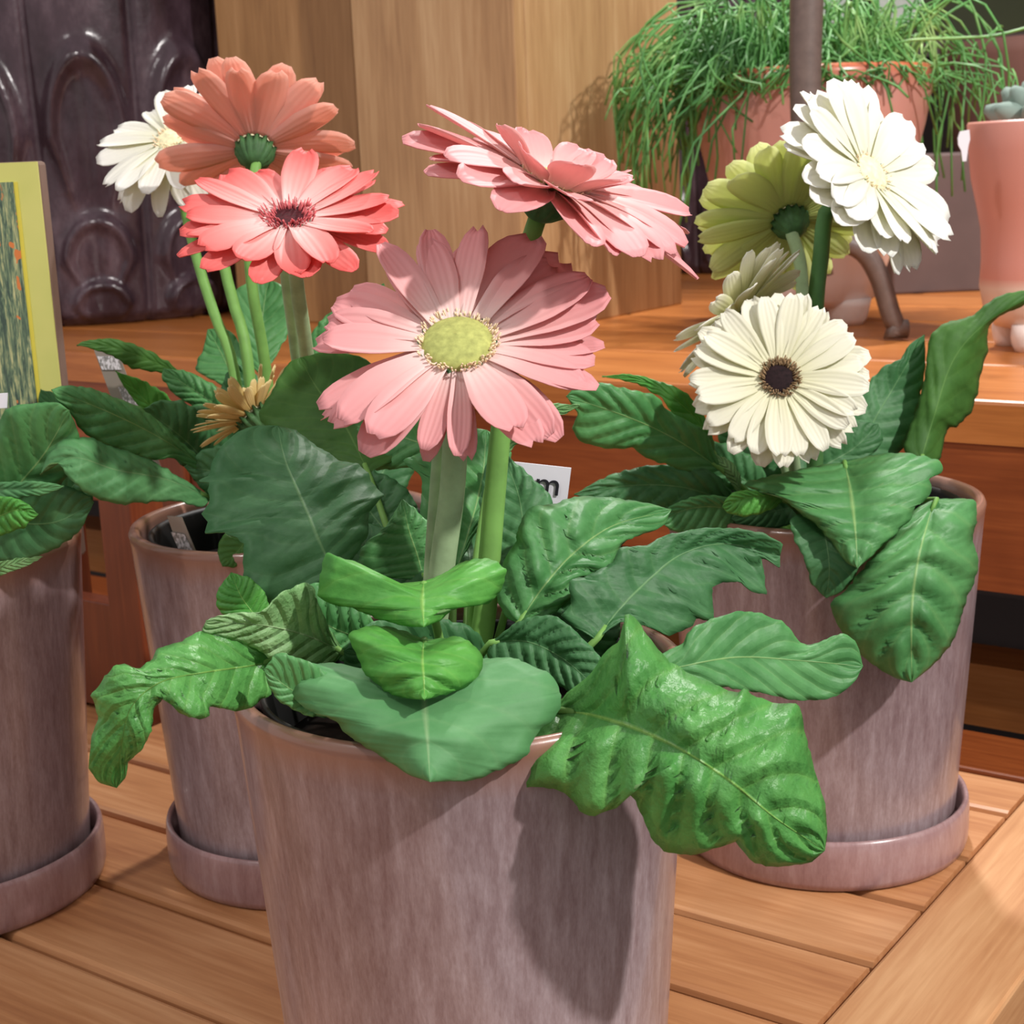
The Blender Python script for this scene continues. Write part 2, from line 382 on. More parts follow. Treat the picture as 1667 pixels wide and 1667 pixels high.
# ------------------------------------------------------------ gerbera plants
PL = {'front': empty('gerbera_plant', (-.02187, .55363, .168), 'pink gerbera plant in the front pot, broad bright leaves over the rim', 'potted plant'),
      'mid': empty('gerbera_plant', (-.12321, .82712, .168), 'gerbera plant with coral, salmon and white blooms in the second pot from the left', 'potted plant'),
      'left': empty('gerbera_plant', (-.31738, .80015, .168), 'leafy plant without visible flowers in the pot cut by the left edge', 'potted plant'),
      'right': empty('gerbera_plant', (.16986, .82193, .168), 'white gerbera plant in the right-hand pot', 'potted plant')}
for k_, pl_ in PL.items():
    x, y = POTC[k_]
    v, f = lathe([(.062, .060), (.0715, .176), (.0732, .180), (.0748, .1895), (.0752, .1915), (.0735, .1920), (.0722, .1895), (.0712, .180), (.060, .064)], 72, Vector((x, y, 0)))
    mk('plastic_pot', v, f[:-2], M['blackplastic'], pl_)
NR, NC = 84, 15
def leaf(pl, mat, mid, left, right, Ys, corr=.0, nv=9, dL=0, dR=0, cup=.0, wav=.0, seed=0, petiole=True, back='leaf_back', thick=.0005, label=None):
    """mid / left / right: outline of the blade from base to tip; Ys: depth along the midrib"""
    rng = random.Random(seed+int(mid[0][0]))
    pl3 = lambda L: [Vector((a, b, 0)) for a, b in L]
    mp = catmull(pl3(mid), NR)
    b, t = mid[0], mid[-1]
    def rough(P, k):
        if mat not in ('leaf_blister', 'leaf_dark') or len(P) < 8:
            for _ in range(2):               # round the corners of smooth-edged blades
                Q = [P[0]]
                for a_, b_ in zip(P, P[1:]): Q += [a_*.8+b_*.2, a_*.2+b_*.8]
                P = Q+[P[-1]]
        P = resample(P, NR*4); n = len(P)
        return [p+Vector((noise.noise(Vector((p.x*.09, p.y*.09, k))), noise.noise(Vector((p.x*.09, p.y*.09, k+9))), 0))*3.2*min(1, 6*i/n, 6*(n-1-i)/n) for i, p in enumerate(P)]
    Lp = rough(pl3([b]+left+[t]), 1); Rp = rough(pl3([b]+right+[t]), 5)
    # match stations on the sides to the midrib by blending arc-length and projection
    def side(P):
        out = []
        n = len(P)
        for i in range(NR): out.append(P[round(i/(NR-1)*(n-1))])
        return out
    Ls, Rs = side(Lp), side(Rp)
    ys = catmull([Vector((y, 0, 0)) for y in Ys], NR) if len(Ys) > 1 else [Vector((Ys[0], 0, 0))]*NR
    # ys resample by parameter rather than length
    def yat(s):
        k = s*(len(Ys)-1); i = min(int(k), len(Ys)-2); q = k-i; q = q*q*(3-2*q)*.4+q*.6
        return Ys[i]*(1-q)+Ys[i+1]*q
    vs, fs, uv = [], [], []
    ph = rng.random()*9
    for i in range(NR):
        s = i/(NR-1); y0 = yat(s); ev = math.sin(PI*min(1, s*1.0))**.6 if 0 < s < 1 else 0
        for j in range(NC):
            t_ = -1+2*j/(NC-1); a = abs(t_)
            e = Ls[i] if t_ < 0 else Rs[i]
            p = mp[i].lerp(e, a)
            dy = (dL if t_ < 0 else dR)*a**1.3*ev + cup*a*a*ev
            q = (s-a*.22)*nv
            dy += -corr*(abs(math.sin(PI*q))**.7)*(min(1, a*4))*(1-a**6)*ev
            dy += wav*math.sin(s*17+ph+(2 if t_ > 0 else 0))*a**2*ev
            dy += .0015*noise.noise(Vector((p.x*.018, p.y*.018, ph)))*ev*2
            vs.append(U(p.x, p.y, y0+dy)); uv.append((t_, s*nv/8))
    for i in range(NR-1):
        for j in range(NC-1):
            k = i*NC+j; fs.append((k, k+1, k+NC+1, k+NC))
    # orientation: upper face towards the viewer
    a, b_, c = vs[NC*(NR//2)], vs[NC*(NR//2)+NC-1], vs[NC*(NR//2+6)+NC//2]
    nrm = (b_-a).cross(c-a)
    if nrm.dot(CO-a) < 0: fs = [tuple(reversed(q)) for q in fs]
    o = mk('leaf', vs, fs, [M[mat], M[back]], PL[pl], uvs=uv); solid(o, thick)
    if label: o['label'] = label
    if petiole:
        cx, cy, cz = ORG[PL[pl].name]; bp = vs[NC//2]; p2 = vs[NC*6+NC//2]
        root = Vector((cx+(bp.x-cx)*.25, cy+(bp.y-cy)*.25, cz-.004))
        d = (bp-p2).normalized()*.014
        v, f = tube([root, root.lerp(bp+d, .5)+Vector((0, 0, .004)), bp, p2+Vector((0, .0006, 0))], lambda s: .0022-.001*s, 8, 12)
        mk('petiole', v, f, M['stem_thin'], o)
    return o
exec_leaves = []
# --- front plant
leaf('front', 'leaf_blister', [(900, 1158), (970, 1165), (1080, 1205), (1180, 1265), (1260, 1330), (1343, 1385)],
     [(925, 1125), (960, 1100), (985, 1060), (1008, 1045), (1018, 1000), (1028, 998), (1058, 1040), (1090, 1078), (1140, 1105), (1200, 1130), (1213, 1118), (1225, 1132), (1260, 1145), (1300, 1145), (1312, 1200), (1325, 1250), (1344, 1310), (1347, 1360)],
     [(868, 1195), (850, 1240), (824, 1268), (850, 1283), (905, 1283), (930, 1300), (948, 1325), (965, 1330), (1008, 1312), (1016, 1286), (1030, 1298), (1048, 1335), (1062, 1368), (1085, 1388), (1130, 1393), (1175, 1378), (1198, 1370), (1225, 1405), (1262, 1412), (1320, 1405)],
     (.497, .463, .448, .445, .450), corr=.0075, nv=9, dL=.022, dR=.006, wav=.002)
leaf('front', 'leaf_matte', [(690, 1068), (691, 1140), (696, 1210), (700, 1273)],
     [(640, 1075), (590, 1090), (545, 1078), (500, 1080), (455, 1102), (462, 1122), (492, 1150), (533, 1170), (548, 1172), (556, 1190), (590, 1212), (630, 1238), (665, 1262)],
     [(740, 1060), (790, 1072), (838, 1070), (868, 1085), (900, 1098), (916, 1135), (908, 1168), (870, 1195), (858, 1232), (820, 1250), (770, 1272), (735, 1272)],
     (.50, .475, .456, .447), corr=.0010, nv=6, dL=.022, dR=.016)
leaf('front', 'leaf_bright', [(690, 1040), (688, 1075), (690, 1105), (691, 1139)],
     [(640, 1020), (600, 1018), (566, 1030), (572, 1052), (584, 1074), (592, 1098), (612, 1112), (632, 1130), (665, 1138)],
     [(716, 1040), (745, 1034), (770, 1048), (788, 1070), (783, 1098), (760, 1118), (730, 1130)],
     (.505, .478, .468, .462), corr=.003, nv=5, dL=.012, dR=.012)
leaf('front', 'leaf_bright', [(690, 946), (688, 975), (689, 1000), (690, 1021)],
     [(640, 950), (605, 938), (580, 915), (545, 905), (531, 896), (522, 930), (515, 972), (545, 985), (575, 990), (615, 1008), (660, 1020)],
     [(720, 935), (750, 915), (785, 907), (812, 915), (826, 930), (818, 958), (795, 985), (765, 984), (742, 986), (720, 1010)],
     (.505, .492, .484, .478), corr=.0015, nv=5, dL=.018, dR=.020)
leaf('front', 'leaf_dark', [(545, 935), (520, 880), (490, 810), (465, 750), (452, 693)],
     [(500, 965), (450, 985), (405, 985), (396, 950), (396, 886), (386, 876), (363, 866), (331, 868), (340, 848), (326, 838), (343, 817), (339, 800), (342, 785), (322, 785), (340, 772), (346, 748), (363, 722), (390, 701), (420, 692)],
     [(575, 910), (600, 870), (600, 835), (626, 805), (612, 796), (600, 770), (578, 752), (554, 752), (538, 738), (504, 718), (482, 700)],
     (.555, .560, .575, .592, .610), corr=.0022, nv=8, dL=-.008, dR=.018)
leaf('front', 'leaf_blister', [(455, 1075), (400, 1085), (330, 1095), (262, 1110), (215, 1150), (198, 1210), (190, 1283)],
     [(440, 1050), (407, 1045), (370, 1030), (323, 1028), (293, 1045), (270, 1052), (255, 1055), (250, 1072), (226, 1089), (200, 1080), (185, 1083), (167, 1108), (148, 1133), (160, 1168), (148, 1205), (144, 1251), (160, 1274)],
     [(442, 1110), (442, 1130), (411, 1150), (390, 1158), (342, 1150), (341, 1168), (318, 1171), (293, 1162), (281, 1144), (268, 1137), (250, 1152), (247, 1190), (230, 1221), (208, 1242), (205, 1265)],
     (.525, .500, .482, .470, .466, .468, .474), corr=.0028, nv=11, dL=.006, dR=.002, wav=.003)
leaf('front', 'leaf_pale', [(560, 1062), (500, 1035), (440, 1020), (390, 1015), (335, 1012)],
     [(525, 1000), (508, 945), (480, 955), (455, 968), (430, 995), (380, 998), (348, 1004)],
     [(540, 1085), (490, 1085), (440, 1072), (405, 1050), (360, 1036), (325, 1030)],
     (.53, .518, .508, .50, .495), corr=.0015, nv=9, wav=.0015)
leaf('front', 'leaf_bright', [(430, 1020), (395, 975), (376, 932)], [(385, 1005), (354, 998), (352, 960)], [(440, 975), (410, 940)], (.545, .55, .555), corr=.001)
leaf('front', 'leaf', [(640, 1050), (575, 1035), (520, 1010), (470, 965)], [(600, 1000), (560, 960), (515, 945)], [(600, 1080), (540, 1075), (490, 1035)], (.535, .53, .53, .535), corr=.002)
leaf('front', 'leaf', [(844, 1015), (885, 955), (935, 900), (1000, 855), (1093, 830)],
     [(822, 1006), (806, 969), (812, 940), (823, 905), (840, 885), (842, 862), (852, 838), (866, 822), (899, 822), (936, 807), (995, 809), (1054, 818)],
     [(880, 1012), (910, 992), (930, 975), (930, 950), (962, 935), (992, 932), (1004, 905), (1016, 880), (1054, 868), (1083, 855)],
     (.555, .560, .575, .60, .625), corr=.006, nv=7, dL=.006, dR=-.008)
leaf('front', 'leaf_dark', [(970, 1042), (1010, 990), (1060, 940), (1110, 902), (1180, 885), (1270, 905)],
     [(935, 1020), (912, 1000), (930, 985), (925, 945), (962, 935), (998, 915), (1010, 890), (1050, 888), (1080, 872), (1138, 860), (1201, 860), (1243, 868), (1275, 885)],
     [(1010, 1012), (1054, 1020), (1090, 1035), (1120, 1024), (1132, 1008), (1161, 1012), (1159, 955), (1182, 946), (1207, 949), (1228, 966), (1249, 967), (1243, 930), (1240, 908), (1256, 916), (1270, 926)],
     (.535, .545, .560, .575, .585, .585), corr=.0030, nv=10, dL=-.006, dR=-.004, label='dark green leaf with pale midrib')
leaf('front', 'leaf', [(1040, 1100), (1110, 1085), (1200, 1070), (1300, 1075), (1405, 1085)],
     [(1080, 1060), (1112, 1050), (1120, 1025), (1165, 1004), (1215, 993), (1262, 1005), (1290, 1025), (1300, 1046), (1325, 1050), (1372, 1028), (1396, 1045)],
     [(1080, 1110), (1150, 1115), (1190, 1120), (1240, 1128), (1310, 1143), (1362, 1136), (1392, 1110)],
     (.525, .530, .545, .555, .56), corr=.0012, nv=8, dL=.006, dR=-.004)
leaf('front', 'leaf', [(690, 945), (680, 905), (665, 860), (655, 812)], [(620, 940), (578, 930), (590, 885), (625, 862)], [(720, 930), (715, 870), (690, 840)], (.60, .605, .61, .615), corr=.002, back='leaf_back')
leaf('front', 'leaf', [(740, 940), (765, 860), (785, 780), (792, 700)], [(690, 900), (682, 850), (688, 790), (680, 765), (651, 752), (680, 738), (712, 732), (740, 690)], [(762, 890), (800, 830), (835, 775), (830, 720)], (.62, .63, .64, .65), corr=.002)
leaf('front', 'leaf_olive', [(600, 770), (560, 690), (515, 630), (488, 582)], [(540, 745), (470, 712), (415, 682), (440, 640), (468, 590)], [(660, 740), (665, 650), (610, 590), (545, 568)], (.66, .675, .69, .70), corr=.0006, label='olive green leaf seen from its shaded side')  # olive colour carries the shade on this underside
leaf('front', 'leaf', [(790, 730), (700, 725), (620, 700), (548, 690)], [(720, 650), (640, 640), (580, 650)], [(700, 755), (640, 765), (590, 765), (560, 725)], (.655, .66, .67, .68), corr=.002)
leaf('front', 'leaf_dark', [(835, 950), (850, 880), (845, 810), (815, 730)], [(790, 900), (778, 830), (790, 750)], [(880, 900), (903, 830), (893, 800), (868, 778), (842, 755)], (.585, .60, .61, .62), corr=.002)
leaf('front', 'leaf_pale', [(800, 760), (845, 705), (890, 672), (944, 660)], [(820, 700), (850, 665), (900, 655)], [(860, 709), (885, 703), (893, 676), (918, 676), (926, 668)], (.60, .605, .61, .615), wav=.002)
leaf('front', 'leaf_dark', [(800, 1045), (860, 1045), (920, 1075), (975, 1125)], [(850, 1005), (905, 1000), (950, 1040), (985, 1075)], [(790, 1070), (850, 1095), (905, 1115), (945, 1135)], (.53, .525, .52, .515), corr=.002)
leaf('front', 'leaf_dark', [(700, 1010), (640, 960), (600, 900), (590, 850)], [(620, 1000), (560, 960), (560, 890)], [(720, 960), (700, 900), (640, 860)], (.58, .60, .625, .64), corr=.002)
leaf('front', 'leaf_dark', [(760, 990), (765, 920), (755, 850), (740, 790)], [(700, 950), (700, 860), (710, 800)], [(830, 960), (830, 880), (790, 820)], (.61, .63, .65, .66), corr=.002)
leaf('front', 'leaf_dark', [(640, 880), (600, 830), (570, 790), (540, 760)], [(600, 880), (555, 845), (540, 800)], [(690, 840), (660, 790), (600, 760)], (.64, .65, .66, .67), corr=.002)
leaf('front', 'leaf', [(560, 1150), (510, 1140), (470, 1120), (430, 1090)], [(540, 1100), (500, 1075), (450, 1060)], [(540, 1170), (490, 1165), (440, 1130)], (.50, .49, .485, .485), corr=.001)
leaf('front', 'leaf_dark', [(800, 1090), (740, 1070), (640, 1075), (560, 1060)], [(780, 1020), (680, 1000), (600, 1010)], [(760, 1120), (660, 1130), (560, 1110)], (.55, .54, .53, .52), corr=.002)
leaf('front', 'leaf_dark', [(860, 1110), (900, 1060), (950, 1020), (1010, 990)], [(840, 1050), (870, 990), (940, 960)], [(900, 1120), (960, 1090), (1010, 1040)], (.56, .57, .58, .59), corr=.002)
# --- coral plant in the pot behind
P = 'mid'
leaf(P, 'leaf_olive', [(300, 612), (240, 585), (180, 565), (125, 562)], [(270, 585), (232, 565), (185, 551), (138, 553)], [(262, 606), (212, 600), (180, 578), (148, 567)], (.84, .83, .82, .81), corr=.0006)
leaf(P, 'leaf', [(390, 690), (345, 655), (300, 625), (266, 600)], [(370, 640), (345, 622), (300, 602)], [(350, 680), (310, 660), (280, 640), (262, 615)], (.82, .82, .82, .82), corr=.002)
leaf(P, 'leaf', [(385, 640), (372, 600), (355, 565), (338, 536)], [(345, 618), (314, 602), (332, 565)], [(402, 610), (396, 570), (372, 532)], (.88, .89, .90, .905), corr=.001)
leaf(P, 'leaf', [(430, 620), (425, 560), (428, 510), (436, 455)], [(398, 580), (384, 520), (383, 472), (404, 458)], [(448, 580), (470, 545), (472, 500), (460, 462)], (.88, .89, .90, .91), corr=.001)
leaf(P, 'leaf', [(345, 768), (265, 715), (180, 672), (84, 634)], [(322, 742), (288, 712), (240, 668), (185, 645), (144, 630), (105, 626)], [(320, 765), (279, 744), (255, 753), (202, 736), (155, 718), (131, 700), (110, 665), (92, 652)],
     (.80, .765, .74, .725), corr=.003, nv=9, dL=.01, dR=-.004)
leaf(P, 'leaf_matte', [(345, 812), (270, 780), (190, 765), (120, 745), (66, 772)], [(322, 794), (292, 776), (252, 752), (208, 733), (175, 724), (141, 710), (104, 714), (77, 738)],
     [(330, 828), (292, 816), (245, 817), (188, 823), (145, 806), (112, 779), (95, 752), (80, 756)], (.795, .76, .735, .715, .72), corr=.003, nv=10, dL=.01, dR=-.004, label='greyish leaf with a silvery sheen')
leaf(P, 'leaf_dark', [(350, 775), (315, 730), (275, 695), (235, 665)], [(345, 700), (310, 655), (265, 648)], [(320, 775), (285, 750), (245, 710)], (.82, .81, .80, .79), corr=.002)
leaf(P, 'leaf_bright', [(310, 735), (262, 680), (225, 640), (188, 604)], [(312, 700), (278, 645), (238, 622)], [(285, 720), (240, 680), (205, 635)], (.85, .84, .83, .82), corr=.0005)
leaf(P, 'leaf_dark', [(420, 710), (410, 660), (398, 620), (385, 592)], [(375, 690), (352, 650), (365, 610)], [(440, 680), (430, 630), (410, 600)], (.85, .85, .86, .86), corr=.002)
leaf(P, 'leaf_dark', [(400, 770), (360, 740), (310, 715), (250, 700)], [(400, 700), (350, 660), (290, 660)], [(390, 800), (340, 780), (280, 750)], (.83, .82, .81, .81), corr=.002)
leaf(P, 'leaf', [(500, 620), (530, 560), (565, 510), (625, 462)], [(500, 560), (514, 530), (545, 500), (580, 476)], [(545, 600), (590, 545), (640, 500)], (.87, .88, .88, .88), corr=.003)
leaf(P, 'leaf_olive', [(430, 850), (402, 880), (380, 905), (362, 922)], [(395, 862), (362, 868), (352, 900)], [(430, 880), (404, 910), (385, 925)], (.76, .75, .745, .74), corr=.001)
leaf(P, 'leaf_dark', [(480, 780), (500, 720), (510, 660), (505, 600)], [(430, 740), (430, 670), (460, 610)], [(540, 740), (560, 680), (540, 620)], (.85, .87, .88, .89), corr=.002)
leaf(P, 'leaf_dark', [(470, 820), (420, 790), (360, 770), (300, 760)], [(440, 760), (380, 720), (330, 730)], [(440, 850), (380, 835), (330, 800)], (.82, .80, .79, .79), corr=.002)
leaf(P, 'leaf_dark', [(540, 860), (600, 800), (640, 740), (660, 680)], [(520, 800), (560, 740), (610, 690)], [(600, 860), (660, 800), (690, 730)], (.84, .86, .87, .88), corr=.002)
# --- leafy plant at the left edge
P = 'left'
leaf(P, 'leaf', [(-30, 860), (30, 790), (75, 735), (112, 668)], [(-40, 780), (-5, 690), (13, 661), (57, 656), (95, 654)], [(30, 850), (80, 815), (120, 762), (130, 705)], (.78, .745, .73, .72), corr=.003, nv=7)
leaf(P, 'leaf_dark', [(-60, 830), (20, 850), (90, 850), (153, 818)], [(-20, 800), (50, 790), (110, 790), (145, 805)], [(-40, 900), (20, 922), (75, 902), (130, 868)], (.77, .735, .725, .73), corr=.001)
leaf(P, 'leaf_matte', [(-40, 800), (20, 796), (60, 796), (104, 792)], [(-30, 786), (20, 785), (72, 782)], [(-30, 815), (20, 812), (75, 806)], (.74, .72, .712, .712), corr=.001)
leaf(P, 'leaf_bright', [(-40, 860), (0, 840), (30, 830), (62, 838)], [(-30, 815), (5, 806), (42, 815)], [(-30, 890), (5, 870), (42, 858)], (.74, .71, .705, .705), corr=.002)
leaf(P, 'leaf_dark', [(110, 760), (100, 700), (85, 660), (66, 634)], [(80, 720), (66, 680), (62, 650)], [(125, 720), (110, 670), (90, 640)], (.80, .81, .82, .82), corr=.0005)
leaf(P, 'leaf_pale', [(-30, 935), (10, 922), (40, 914), (70, 906)], [(-20, 920), (10, 912), (45, 906)], [(-20, 945), (15, 932), (45, 922)], (.722, .712, .712, .716))
leaf(P, 'leaf_dark', [(40, 880), (90, 830), (120, 790), (150, 770)], [(30, 800), (70, 750), (120, 740)], [(90, 880), (140, 850), (155, 800)], (.79, .79, .80, .80), corr=.002)
# --- white plant on the right
P = 'right'
leaf(P, 'leaf_olive', [(1495, 765), (1520, 680), (1550, 590), (1600, 530), (1680, 480)],
     [(1466, 730), (1483, 695), (1500, 640), (1508, 586), (1512, 548), (1533, 527), (1580, 515), (1600, 498), (1630, 480), (1668, 471)],
     [(1533, 752), (1540, 699), (1559, 694), (1580, 674), (1592, 640), (1600, 598), (1609, 565), (1608, 531), (1630, 513), (1672, 496)], (.84, .85, .86, .87, .88), corr=.0015, nv=7, dR=.02, dL=.006, label='tall olive leaf curling at its tip')
leaf(P, 'leaf_dark', [(1385, 765), (1420, 690), (1455, 630), (1505, 545)], [(1352, 752), (1375, 690), (1403, 640), (1420, 615), (1440, 594), (1466, 585), (1480, 560)], [(1440, 750), (1470, 733), (1490, 690), (1500, 640), (1508, 586)], (.85, .865, .875, .88), corr=.002)
leaf(P, 'leaf', [(1375, 752), (1385, 800), (1392, 860), (1396, 925)],
     [(1336, 757), (1269, 771), (1202, 788), (1235, 798), (1269, 808), (1290, 825), (1319, 846), (1353, 880), (1376, 916)],
     [(1415, 742), (1462, 735), (1532, 748), (1536, 771), (1510, 776), (1521, 796), (1504, 817), (1487, 824), (1484, 846), (1445, 880), (1420, 905)], (.765, .735, .715, .705), corr=.004, nv=7, dL=.016, dR=.012)
leaf(P, 'leaf_bright', [(1280, 815), (1245, 808), (1210, 812), (1176, 826)], [(1240, 798), (1200, 798), (1180, 812)], [(1250, 832), (1215, 842), (1188, 838)], (.76, .745, .74, .74), corr=.002)
leaf(P, 'leaf', [(1522, 812), (1497, 900), (1485, 990), (1484, 1111)],
     [(1488, 828), (1445, 880), (1403, 926), (1378, 960), (1350, 981), (1357, 1006), (1374, 1035), (1407, 1073), (1454, 1104)],
     [(1592, 811), (1590, 851), (1582, 876), (1595, 914), (1588, 943), (1571, 977), (1563, 1019), (1550, 1048), (1517, 1086)], (.745, .712, .705, .708), corr=.008, nv=6, dL=.006, dR=.022)
leaf(P, 'leaf_dark', [(1330, 830), (1345, 880), (1350, 930), (1345, 974)], [(1285, 840), (1290, 870), (1311, 914), (1319, 951)], [(1385, 850), (1405, 915), (1380, 960)], (.745, .728, .722, .722), corr=.001)  # darker green paints in the shade under the leaf above
leaf(P, 'leaf', [(1175, 765), (1100, 715), (1020, 678), (922, 645)],
     [(1150, 700), (1088, 670), (1071, 645), (1047, 638), (1014, 632), (980, 622), (940, 624)],
     [(1140, 775), (1071, 752), (1045, 742), (1033, 729), (987, 730), (966, 726), (939, 718), (930, 697), (942, 675), (932, 661)], (.79, .765, .75, .74), corr=.003, nv=8)
leaf(P, 'leaf_bright', [(1165, 745), (1140, 690), (1085, 640), (1030, 615), (980, 613)], [(1150, 680), (1124, 643), (1088, 625), (1052, 613), (1014, 608)], [(1160, 706), (1143, 715), (1122, 711), (1102, 694), (1083, 652), (1043, 626), (1005, 618)], (.80, .79, .78, .785, .79), corr=.0008)
leaf(P, 'leaf_dark', [(1215, 830), (1120, 795), (1030, 790), (935, 805)], [(1160, 760), (1060, 755), (985, 775)], [(1180, 850), (1100, 850), (1010, 835)], (.80, .78, .77, .76), corr=.003)
leaf(P, 'leaf', [(1220, 840), (1165, 825), (1115, 830), (1075, 850)], [(1180, 805), (1120, 808), (1085, 828)], [(1200, 860), (1150, 872), (1100, 868)], (.775, .76, .755, .75), corr=.002)
leaf(P, 'leaf_pale', [(1205, 805), (1195, 775), (1178, 755), (1156, 738)], [(1190, 790), (1180, 770), (1160, 750)], [(1207, 780), (1196, 755), (1175, 742)], (.79, .79, .79, .79))
leaf(P, 'leaf_dark', [(1290, 800), (1340, 760), (1390, 730), (1430, 690)], [(1270, 750), (1330, 710), (1390, 680)], [(1330, 800), (1400, 760), (1440, 720)], (.82, .83, .835, .84), corr=.002)
leaf(P, 'leaf_dark', [(1260, 820), (1210, 780), (1160, 745), (1110, 730)], [(1240, 750), (1180, 720), (1140, 715)], [(1220, 810), (1170, 790), (1120, 760)], (.82, .81, .81, .81), corr=.002)
leaf(P, 'leaf_dark', [(1320, 820), (1270, 830), (1230, 840), (1190, 845)], [(1300, 790), (1250, 800), (1200, 820)], [(1310, 850), (1250, 862), (1210, 862)], (.80, .78, .77, .765), corr=.001)
leaf(P, 'leaf_dark', [(1240, 800), (1230, 750), (1210, 710), (1180, 690)], [(1200, 790), (1180, 740), (1165, 705)], [(1290, 780), (1270, 720), (1220, 690)], (.83, .84, .85, .85), corr=.002)
leaf(P, 'leaf_dark', [(1340, 800), (1330, 750), (1330, 710), (1340, 680)], [(1300, 790), (1290, 740), (1310, 700)], [(1380, 790), (1380, 740), (1365, 700)], (.85, .86, .87, .87), corr=.002)

# ------------------------------------------------------------ flowers
def frame_of(n):
    n = Vector(n).normalized(); x = RT-n*RT.dot(n); x.normalize(); y = n.cross(x)
    return x, y, n
def flower(pl, c, n, L, W, rows, front, back, disk, r0=.011, seed=1, florets=None, dome=.35, lenf=None, jit=.09, widef=None, calyx=True, curl=0, stemw=.003, label=None, ring=1.0):
    rng = random.Random(seed)
    X, Y, Z = frame_of(n); c = U(*c)
    # disk (the part mesh of the flower head)
    prof = [(.0004, dome)]+[(r, dome*math.sqrt(max(0, 1-r*r))) for r in (.2, .4, .6, .75, .88, .96)]+[(1, 0), (.8, -.25)]
    vs, fs = [], []
    nn = 40
    for r, h in prof:
        for k in range(nn):
            a = 2*PI*k/nn; vs.append(c+(X*math.cos(a)+Y*math.sin(a))*r*r0+Z*h*r0)
    for i in range(len(prof)-1):
        for k in range(nn): fs.append((i*nn+k, (i+1)*nn+k, (i+1)*nn+(k+1) % nn, i*nn+(k+1) % nn))
    fs.append(tuple(range(nn-1, -1, -1)))
    head = mk('flower_head', vs, fs, M[disk], PL[pl])
    if label: head['label'] = label
    if florets:
        parts = []
        fm, cnt, fr, fl = florets
        for k in range(cnt):
            a = 2*PI*rng.random(); rr = r0*(fr+(1.12-fr)*rng.random()); d = (X*math.cos(a)+Y*math.sin(a))
            b = c+d*rr+Z*dome*r0*.3; l = fl*(.6+.8*rng.random())
            tipd = (d*.35+Z).normalized()
            parts.append(tube([b, b+tipd*l*.6+d*l*.05, b+tipd*l+d*l*.2], lambda s: .00045*(1-.5*s), 4, 0))
        v, f = merge(parts); mk('floret_ring', v, f, M[fm], head)
    if calyx:
        prof = [(.0035, -.0125), (.006, -.011), (.0085, -.008), (.0105, -.004), (.0115, .0), (.0105, -.001), (.008, -.003)]
        vs, fs = [], []; nn = 42; sc = r0/.011*.95 if r0 > .008 else .85
        for i, (r, h) in enumerate(prof):
            for k in range(nn):
                a = 2*PI*k/nn; rr = r*sc*(1+(.10 if i in (2, 3, 4) else 0)*(1 if k % 3 == 0 else -.6)); hh = h*sc+(.0035 if k % 3 == 0 and i == 4 else 0)
                vs.append(c+(X*math.cos(a)+Y*math.sin(a))*rr+Z*(hh-.0015))
        for i in range(len(prof)-1):
            for k in range(nn): fs.append((i*nn+k, i*nn+(k+1) % nn, (i+1)*nn+(k+1) % nn, (i+1)*nn+k))
        fs.append(tuple(range(nn-1, -1, -1)))
        mk('calyx', vs, fs, M['calyx'], head)
    NS, NX = 12, 7
    for ri, (cnt, lf, e0, e1) in enumerate(rows):
        for k in range(cnt):
            ang = 2*PI*(k+.5*ri+rng.uniform(-jit, jit)*2.2)/cnt
            deg = math.degrees(ang) % 360
            l = L*lf*rng.uniform(1-jit, 1+jit*.6)
            ww = W*rng.uniform(.88, 1.1)
            ex = 0; skip = False
            if lenf:
                for (a0, a1, fl_, fw_, de) in lenf:
                    if a0 <= deg <= a1: l *= fl_; ww *= fw_; ex += de; skip = skip or fl_ == 0
            if skip: continue
            a_, b_ = e0+rng.uniform(-7, 7)+ex, e1+rng.uniform(-12, 12)+ex
            rdir = X*math.cos(ang)+Y*math.sin(ang); tdir = -X*math.sin(ang)+Y*math.cos(ang)
            tw = rng.uniform(-.35, .35); bendt = rng.uniform(-.12, .12)
            vs, fs, uv = [], [], []
            p = c+rdir*r0*.78*ring+Z*(.0006-.0012*(ri == 0)); step = l/(NS-1)
            notch = rng.choice((0, 0, .03, .06)); cupp = rng.uniform(.10, .30)
            for i in range(NS):
                s = i/(NS-1); el = math.radians(a_+(b_-a_)*s+curl*s*s*s)
                dr = rdir*math.cos(el)+Z*math.sin(el)
                up = -rdir*math.sin(el)+Z*math.cos(el)
                t2 = tdir*math.cos(tw*s)+up*math.sin(tw*s); u2 = up*math.cos(tw*s)-tdir*math.sin(tw*s)
                if i: p = p+dr*step+tdir*(bendt*step*s)
                w_ = ww*min(1, .42+1.15*s)
                if s > .66: w_ *= math.sqrt(max(.0, 1-((s-.66)/.355)**2.3))
                for j in range(NX):
                    x = -1+2*j/(NX-1)
                    h = cupp*w_*(x*x-.3)+.03*ww*math.cos(x*2*PI)*(1-s*.4)
                    back_ = -dr*notch*l*(1-abs(x))*(1 if i == NS-1 else 0)
                    vs.append(p+t2*w_*x+u2*h+back_); uv.append((x, s))
            for i in range(NS-1):
                for j in range(NX-1):
                    q = i*NX+j; fs.append((q, q+NX, q+NX+1, q+1))
            vq = (vs[fs[3][1]]-vs[fs[3][0]]).cross(vs[fs[3][3]]-vs[fs[3][0]])
            if vq.dot(Z) < 0: fs = [tuple(reversed(q)) for q in fs]
            o = mk('petal', vs, fs, [M[front], M[back]], head, uvs=uv); solid(o, .0003)
    return head, c, Z
